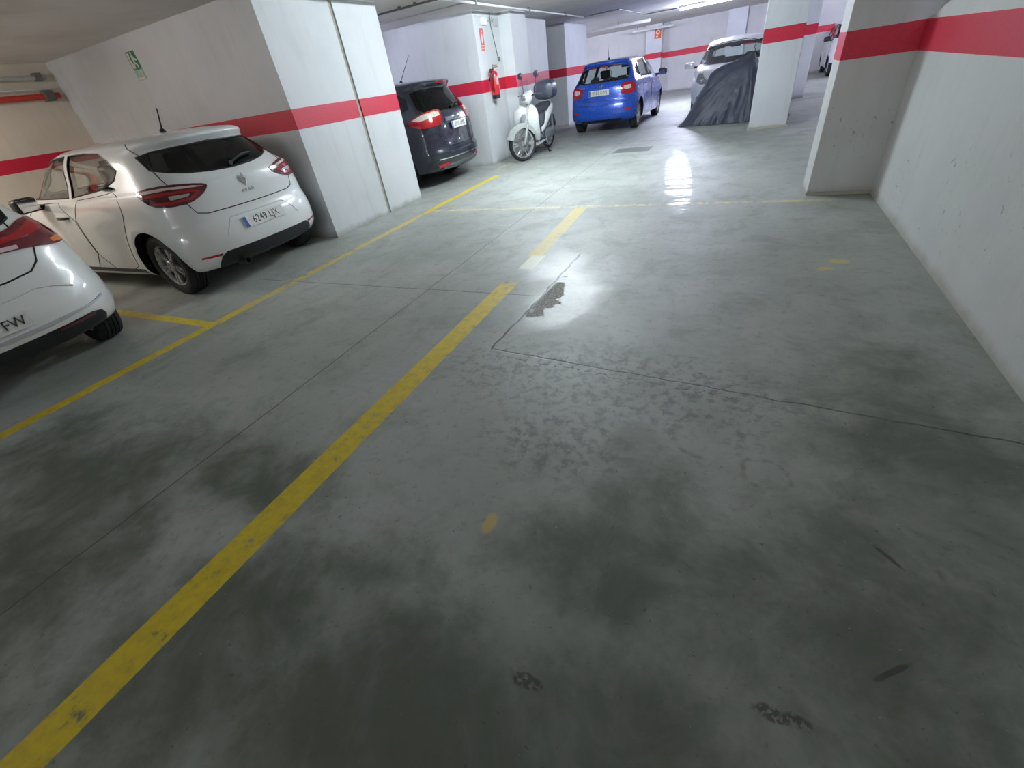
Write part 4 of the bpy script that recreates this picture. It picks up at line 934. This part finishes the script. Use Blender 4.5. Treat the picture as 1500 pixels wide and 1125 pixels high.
spart('engine', SG, lambda b: loft(b, [(-.10, .02, .30, .06, .06), (-.2, .03, .32, .11, .10), (-.40, .06, .34, .10, .10), (-.62, .09, .335, .06, .10), (-.76, .09, .335, .05, .08), (-.80, .09, .335, .03, .04)], 20, 2.6))
spart('muffler', mat('muffler_steel', (.35, .35, .36), .35, .8), lambda b: tube(b, [(-.15, -.12, .22), (-.38, -.15, .24), (-.52, -.15, .28), (-.88, -.15, .38)], [.02, .025, .055, .050], 14))
spart('rear_fender', SD, lambda b: loft(b, [(-.74, 0, .66, .06, .03), (-.90, 0, .60, .08, .04), (-1.02, 0, .48, .07, .03), (-1.05, 0, .42, .06, .02)], 16, 2.6))
spart('rear_shock', SG, lambda b: tube(b, [(-.66, .13, .38), (-.60, .13, .66)], .028, 10))
spart('centre_stand', SD, lambda b: [tube(b, [(-.22, s_*.10, .26), (-.27, s_*.16, .012), (-.33, s_*.17, .012)], .013, 8) for s_ in (-1, 1)]+[tube(b, [(-.25, -.14, .10), (-.25, .14, .10)], .010, 6)])
spart('side_stand', SD, lambda b: tube(b, [(.02, .14, .22), (-.06, .24, .15), (-.10, .27, .14)], .010, 6))

# ---------------- covered motorcycle
def cover():
    q = NT('cover_cloth'); n = q.noise(5, 5, .6)
    q.set(q.mix(q.mr(n, .35, .7), (.035, .042, .068), (.055, .062, .095)), .48); q.b.inputs['Sheen Weight'].default_value = .3; q.bump(q.noise(26, 4, .6, scl=(1, 1, .35)), .5, .012)
    prof = [(-.92, .035), (-.86, .09), (-.78, .20), (-.66, .42), (-.50, .72), (-.35, .98), (-.24, 1.08), (-.10, 1.14), (.10, 1.17), (.30, 1.21), (.44, 1.27), (.52, 1.255), (.60, 1.12), (.70, .98), (.84, .92), (.98, .90), (1.15, .84), (1.26, .55), (1.34, .25), (1.40, .03)]
    prof = [p for i in range(len(prof)-1) for p in [tuple(prof[i][k]+(prof[i+1][k]-prof[i][k])*j/4 for k in (0, 1)) for j in range(4)]]+[prof[-1]]
    bm = bmesh.new(); rows = []; nv = 56
    ax, az = .48, 1.27
    for i, (x, h) in enumerate(prof):
        row = []
        for j in range(nv+1):
            v = j/nv*2-1; s_ = abs(v)   # -1..1 across; 0 = ridge
            d = s_**1.15
            z = h*(1-d)+.012*d
            base = .16+.24*math.sin(pi*min(1, max(0, (x+.95)/2.35)))**.7
            y = math.copysign(base*(.16+.84*d**.75)*min(1, .25+s_*4), v) if s_ > 1e-3 else 0
            xx = x+(x-.2)*.02*d
            # folds that fan out from the highest point
            ph = atan2(az-z, ax-xx); rr = math.hypot(az-z, ax-xx)
            f = (sin(ph*17+1.3*sin(ph*5))+.6*sin(ph*31+2))*.026*min(1, rr*1.3)+.010*sin(ph*57+xx*6)*min(1, rr)
            f += .022*sin(xx*9+z*4)*(z < .9)*s_
            y += math.copysign(f*min(1, s_*3), v); z += (.012*sin(ph*23+v*3))*(1-d)*(h > .2) ; z = max(z, .008)
            if z < .04: xx += .02*sin(v*9+x*14); y += math.copysign(.02*sin(x*21), v)
            row.append(bm.verts.new((xx, y, z)))
        rows.append(row)
    for a, b in zip(rows, rows[1:]):
        for j in range(nv): bm.faces.new((a[j], a[j+1], b[j+1], b[j]))
    bmesh.ops.recalc_face_normals(bm, faces=bm.faces); bmesh.ops.solidify(bm, geom=bm.faces[:], thickness=.005)
    o = bobj('motorcycle_cover', bm, q.m, None, 60); o.location = (-.51, 12.95, 0); o.rotation_euler = (0, 0, -.04)
    tag(o, 'black motorcycle under a draped cloth cover beside the middle pillar', 'motorcycle cover')
cover()

# ---------------- fire extinguisher
fx = empty('fire_extinguisher', (-4.87, 9.86, 1.24), 0, 'red fire extinguisher hanging on the pillar above the floor by the scooter', 'fire extinguisher')
EXR = mat('extinguisher_red', (.62, .012, .02), .3, coat=.5)
bm = bmesh.new(); lathe(bm, [(.070, .04), (.082, .05), (.085, .10), (.085, .38), (.075, .425), (.045, .455), (.025, .465), (.025, .48)], 'Z', 32); bobj('cylinder', bm, EXR, fx, 40)
bm = bmesh.new(); lathe(bm, [(.078, -.02), (.082, 0), (.082, .07), (.07, .07)], 'Z', 32); bobj('base_skirt', bm, BLK, fx, 40)
bm = bmesh.new(); box(bm, -.02, .02, -.02, .02, .475, .52, .004); box(bm, .0, .11, -.012, .012, .515, .53, .004); box(bm, .0, .10, -.01, .01, .545, .558, .004); tube(bm, [(0, 0, .5), (0, 0, .57)], .010, 8); bobj('valve', bm, mat('brass_valve', (.35, .25, .12), .4, .7), fx, 40)
bm = bmesh.new(); tube(bm, [(.01, -.02, .49), (.02, -.08, .50), (.02, -.112, .42), (.02, -.112, .20), (.02, -.105, .10)], .011, 8); bobj('hose', bm, BLK, fx, 50)
bm = bmesh.new(); tube(bm, [(.0, -.115, .50), (.0, -.13, .44)], [.02, .028], 12); bobj('nozzle', bm, BLK, fx, 50)
bm = bmesh.new()
for k in range(9):
    a0 = -1.0+k*.2
    pass
q8 = [[bm.verts.new((.0865*cos(a), .0865*sin(a), z)) for a in [-.7+1.4*k/10 for k in range(11)]] for z in (.22, .36)]
for k in range(10): bm.faces.new((q8[0][k], q8[0][k+1], q8[1][k+1], q8[1][k]))
bobj('instruction_label', bm, mat('label_print', (.62, .35, .33), .5), fx, 60)
bm = bmesh.new()
q8 = [[bm.verts.new((.0868*cos(a), .0868*sin(a), z)) for a in [.1+.5*k/6 for k in range(7)]] for z in (.15, .21)]
for k in range(6): bm.faces.new((q8[0][k], q8[0][k+1], q8[1][k+1], q8[1][k]))
bobj('inspection_label', bm, mat('label_white', (.7, .7, .7), .5), fx, 60)
bm = bmesh.new(); box(bm, -.108, -.08, -.03, .03, .30, .36, .004); bobj('wall_bracket', bm, BLK, fx)

# ---------------- signs
SR = mat('sign_red', (.66, .06, .03), .5); SWH = mat('sign_white', (.75, .73, .70), .5); SGR = mat('sign_green', (.02, .20, .09), .5); SGP = mat('sign_green_pale', (.35, .55, .42), .5)
def facex(x, y, z):   # local (u, v, w) -> wall facing +x: u = +y, v = z
    return Matrix.Translation((x, y, z)) @ Matrix(((0, 0, 1), (1, 0, 0), (0, 1, 0))).to_4x4()
def facey(x, y, z):   # wall facing -y: u = +x, v = z
    return Matrix.Translation((x, y, z)) @ Matrix(((1, 0, 0), (0, 0, -1), (0, 1, 0))).to_4x4()
sg1 = empty('extinguisher_sign', (0, 0, 0), 0, 'orange red sign with a white extinguisher picture, on the pillar above the extinguisher', 'sign'); sg1.matrix_world = facex(-4.978, 9.755, 2.22)
bm = bmesh.new(); box(bm, -.075, .075, -.08, .19, 0, .003); bobj('panel', bm, SR, sg1)
bm = bmesh.new(); box(bm, -.075, .075, -.17, -.095, 0, .003); bobj('lower_panel', bm, mat('sign_orange', (.72, .14, .03), .5), sg1)
bm = bmesh.new(); box(bm, -.022, .022, -.05, .10, .003, .005, 0); box(bm, -.010, .010, .10, .135, .003, .005); box(bm, -.010, .04, .135, .15, .003, .005); bobj('pictogram', bm, SWH, sg1)
me = text_mesh('EXTINTOR', .028, .0006); o = bpy.data.objects.new('lettering', me); COL.objects.link(o); me.materials.append(SWH); o.parent = sg1; o.location = (0, -.132, .004)
sg2 = empty('exit_sign', (0, 0, 0), 0, 'green exit sign with a running figure, high above the white hatchback', 'sign'); sg2.matrix_world = facey(-7.66, 4.538, 2.41)
bm = bmesh.new(); box(bm, -.10, .10, -.10, .10, 0, .003); bobj('panel', bm, SGR, sg2)
bm = bmesh.new(); prism(bm, [(-.085, -.085), (-.085, .085), (-.03, .085), (-.055, .02), (-.02, -.085)], .003, .0045, 'XY')
prism(bm, [(-.01, .05), (.02, .06), (.05, .02), (.085, .01), (.085, -.01), (.045, -.005), (.02, .02), (.02, -.02), (.06, -.05), (.05, -.09), (.03, -.085), (.035, -.055), (.0, -.035), (-.02, -.075), (-.05, -.08), (-.05, -.065), (-.03, -.055), (-.01, -.01)], .003, .0045, 'XY')
lathe(bm, [(0, .003), (.016, .003), (.016, .0045), (0, .0045)], 'Z', 16, (.015, .078, 0)); bobj('running_figure', bm, SWH, sg2)
sg3 = bmesh.new(); box(sg3, -.095, .095, -.215, -.105, 0, .003); o = bobj('lower_panel', sg3, SGP, sg2)
sg3 = bmesh.new()
box(sg3, -.085, .085, -.208, -.185, .003, .0045)
for k in range(3): box(sg3, .0+k*.03, .012+k*.03, -.178, -.115, .003, .0045)
bobj('white_marks', sg3, SWH, o)
sg4 = empty('hose_sign', (0, 0, 0), 0, 'small orange red fire sign with a round emblem on the far wall pillar', 'sign'); sg4.matrix_world = facey(-4.19, 26.097, 2.33)
bm = bmesh.new(); box(bm, -.15, .15, -.19, .19, 0, .004); bobj('panel', bm, mat('sign_orange', (.72, .14, .03), .5), sg4)
bm = bmesh.new(); lathe(bm, [(.05, .004), (.085, .004), (.085, .007), (.05, .007)], 'Z', 24, (0, .04, 0), closed=True); box(bm, -.08, .02, -.13, -.10, .004, .006); bobj('emblem', bm, SWH, sg4)

# ---------------- conduits, boxes, pipes
PVC = mat('grey_conduit', (.50, .51, .50), .5); PVD = mat('dark_conduit', (.16, .17, .16), .6); PWH = mat('white_pipe', (.72, .73, .74), .45); PRED = mat('red_pipe', (.55, .05, .03), .45)
def pipe(name, pts, r, m, label, clips=(), cat='pipe', hang=()):
    bm = bmesh.new(); tube(bm, pts, r, 10); o = bobj(name, bm, m, None, 50); tag(o, label, cat, 'service pipes and cables')
    for c in hang:
        bm = bmesh.new(); tube(bm, [(c[0], c[1], c[2]), (c[0], c[1], H)], .006, 6); bobj('hanger', bm, PVD, o)
    for c in clips:
        bm = bmesh.new(); d = r*1.5; box(bm, c[0]-d, c[0]+d, c[1]-d, c[1]+d, c[2]-d, c[2]+d*1.2, .003); bobj('clip', bm, PVD, o)
    return o
pipe('ceiling_pipe', [(-4.42, 4.0, 2.635), (-4.42, 8.4, 2.635), (-4.42, 15.0, 2.635)], .018, PWH, 'thin white pipe running along the ceiling above the extinguisher wall', [(-4.42, y, 2.645) for y in (6.2, 8.6, 11.0, 13.4)])
pipe('ceiling_conduit', [(-9.0, 7.40, 2.65), (-4.8, 7.50, 2.65), (-3.8, 7.62, 2.65)], .014, PVD, 'dark conduit crossing the ceiling above the dark people carrier', [(-5.2, 7.48, 2.655), (-4.9, 7.49, 2.655)], 'conduit')
pipe('ceiling_conduit', [(-9.0, 8.35, 2.655), (-5.0, 8.42, 2.655), (-4.42, 8.45, 2.655)], .010, PVC, 'thin grey conduit on the ceiling behind the dark people carrier', (), 'conduit')
pipe('ceiling_conduit', [(-4.42, 15.0, 2.64), (-3.45, 15.0, 2.64), (-3.4, 18.6, 2.64), (-2.45, 18.74, 2.64)], .016, PVD, 'dark conduit that bends across the ceiling towards the far lamp', (), 'conduit')
pipe('drain_pipe', [(-7.4, 19.9, 2.56), (-4.5, 20.0, 2.55), (-3.5, 20.0, 2.54)], .05, PWH, 'thick white pipe under the ceiling beyond the blue hatchback', (), 'pipe', [(-6.5, 19.93, 2.56), (-4.6, 20, 2.55)])
pipe('drain_pipe', [(-5.2, 25.4, 2.52), (-3.4, 25.4, 2.50)], .05, PWH, 'thick white pipe just above the far sign pillar', (), 'pipe', [(-5.0, 25.4, 2.52), (-3.6, 25.4, 2.5)])
pipe('wall_pipe', [(-9.79, -4, 2.50), (-9.79, 4.40, 2.50)], .030, PVC, 'grey pipe along the top of the cream wall, uppermost of three', [(-9.79, 4.30, 2.50), (-9.79, 2.6, 2.50)])
pipe('wall_pipe', [(-9.83, -4, 2.36), (-9.83, 4.45, 2.36)], .014, PWH, 'thin pale pipe on the cream wall between the grey and red pipes', ())
pipe('wall_pipe', [(-9.82, -4, 2.265), (-9.82, 4.45, 2.265)], .040, PRED, 'red pipe along the cream wall at upper left', [(-9.82, 4.3, 2.265)])
jb = bmesh.new(); box(jb, -4.98, -4.91, 9.78, 9.96, 2.45, 2.58, .01); tag(bobj('junction_box', jb, PWH), 'square white junction box high on the extinguisher pillar', 'junction box')
jb = bmesh.new(); box(jb, -4.98, -4.93, 10.34, 10.50, 2.44, 2.56, .01); tag(bobj('emergency_light', jb, PVC), 'small grey emergency light fitting right of the junction box', 'light fitting')
pipe('wall_conduit', [(-4.965, 9.96, 2.53), (-4.965, 10.34, 2.52)], .008, PVC, 'short grey conduit joining the junction box to the light fitting', (), 'conduit')
pipe('wall_conduit', [(-4.965, 10.20, H-.02), (-4.965, 10.20, 2.45), (-4.965, 10.36, 1.95)], .008, PVD, 'thin dark cable running down the extinguisher pillar to the switch', (), 'cable')
jb = bmesh.new(); box(jb, -4.98, -4.94, 10.36, 10.43, 1.86, 1.94, .006); tag(bobj('light_switch', jb, PVD), 'small grey switch on the extinguisher pillar above the red stripe', 'switch')
jb = bmesh.new(); box(jb, .70, .775, 11.6, 11.66, 2.1, 2.2, .004); tag(bobj('switch_box', jb, PVC), 'small grey box on the right edge of the middle pillar', 'switch')
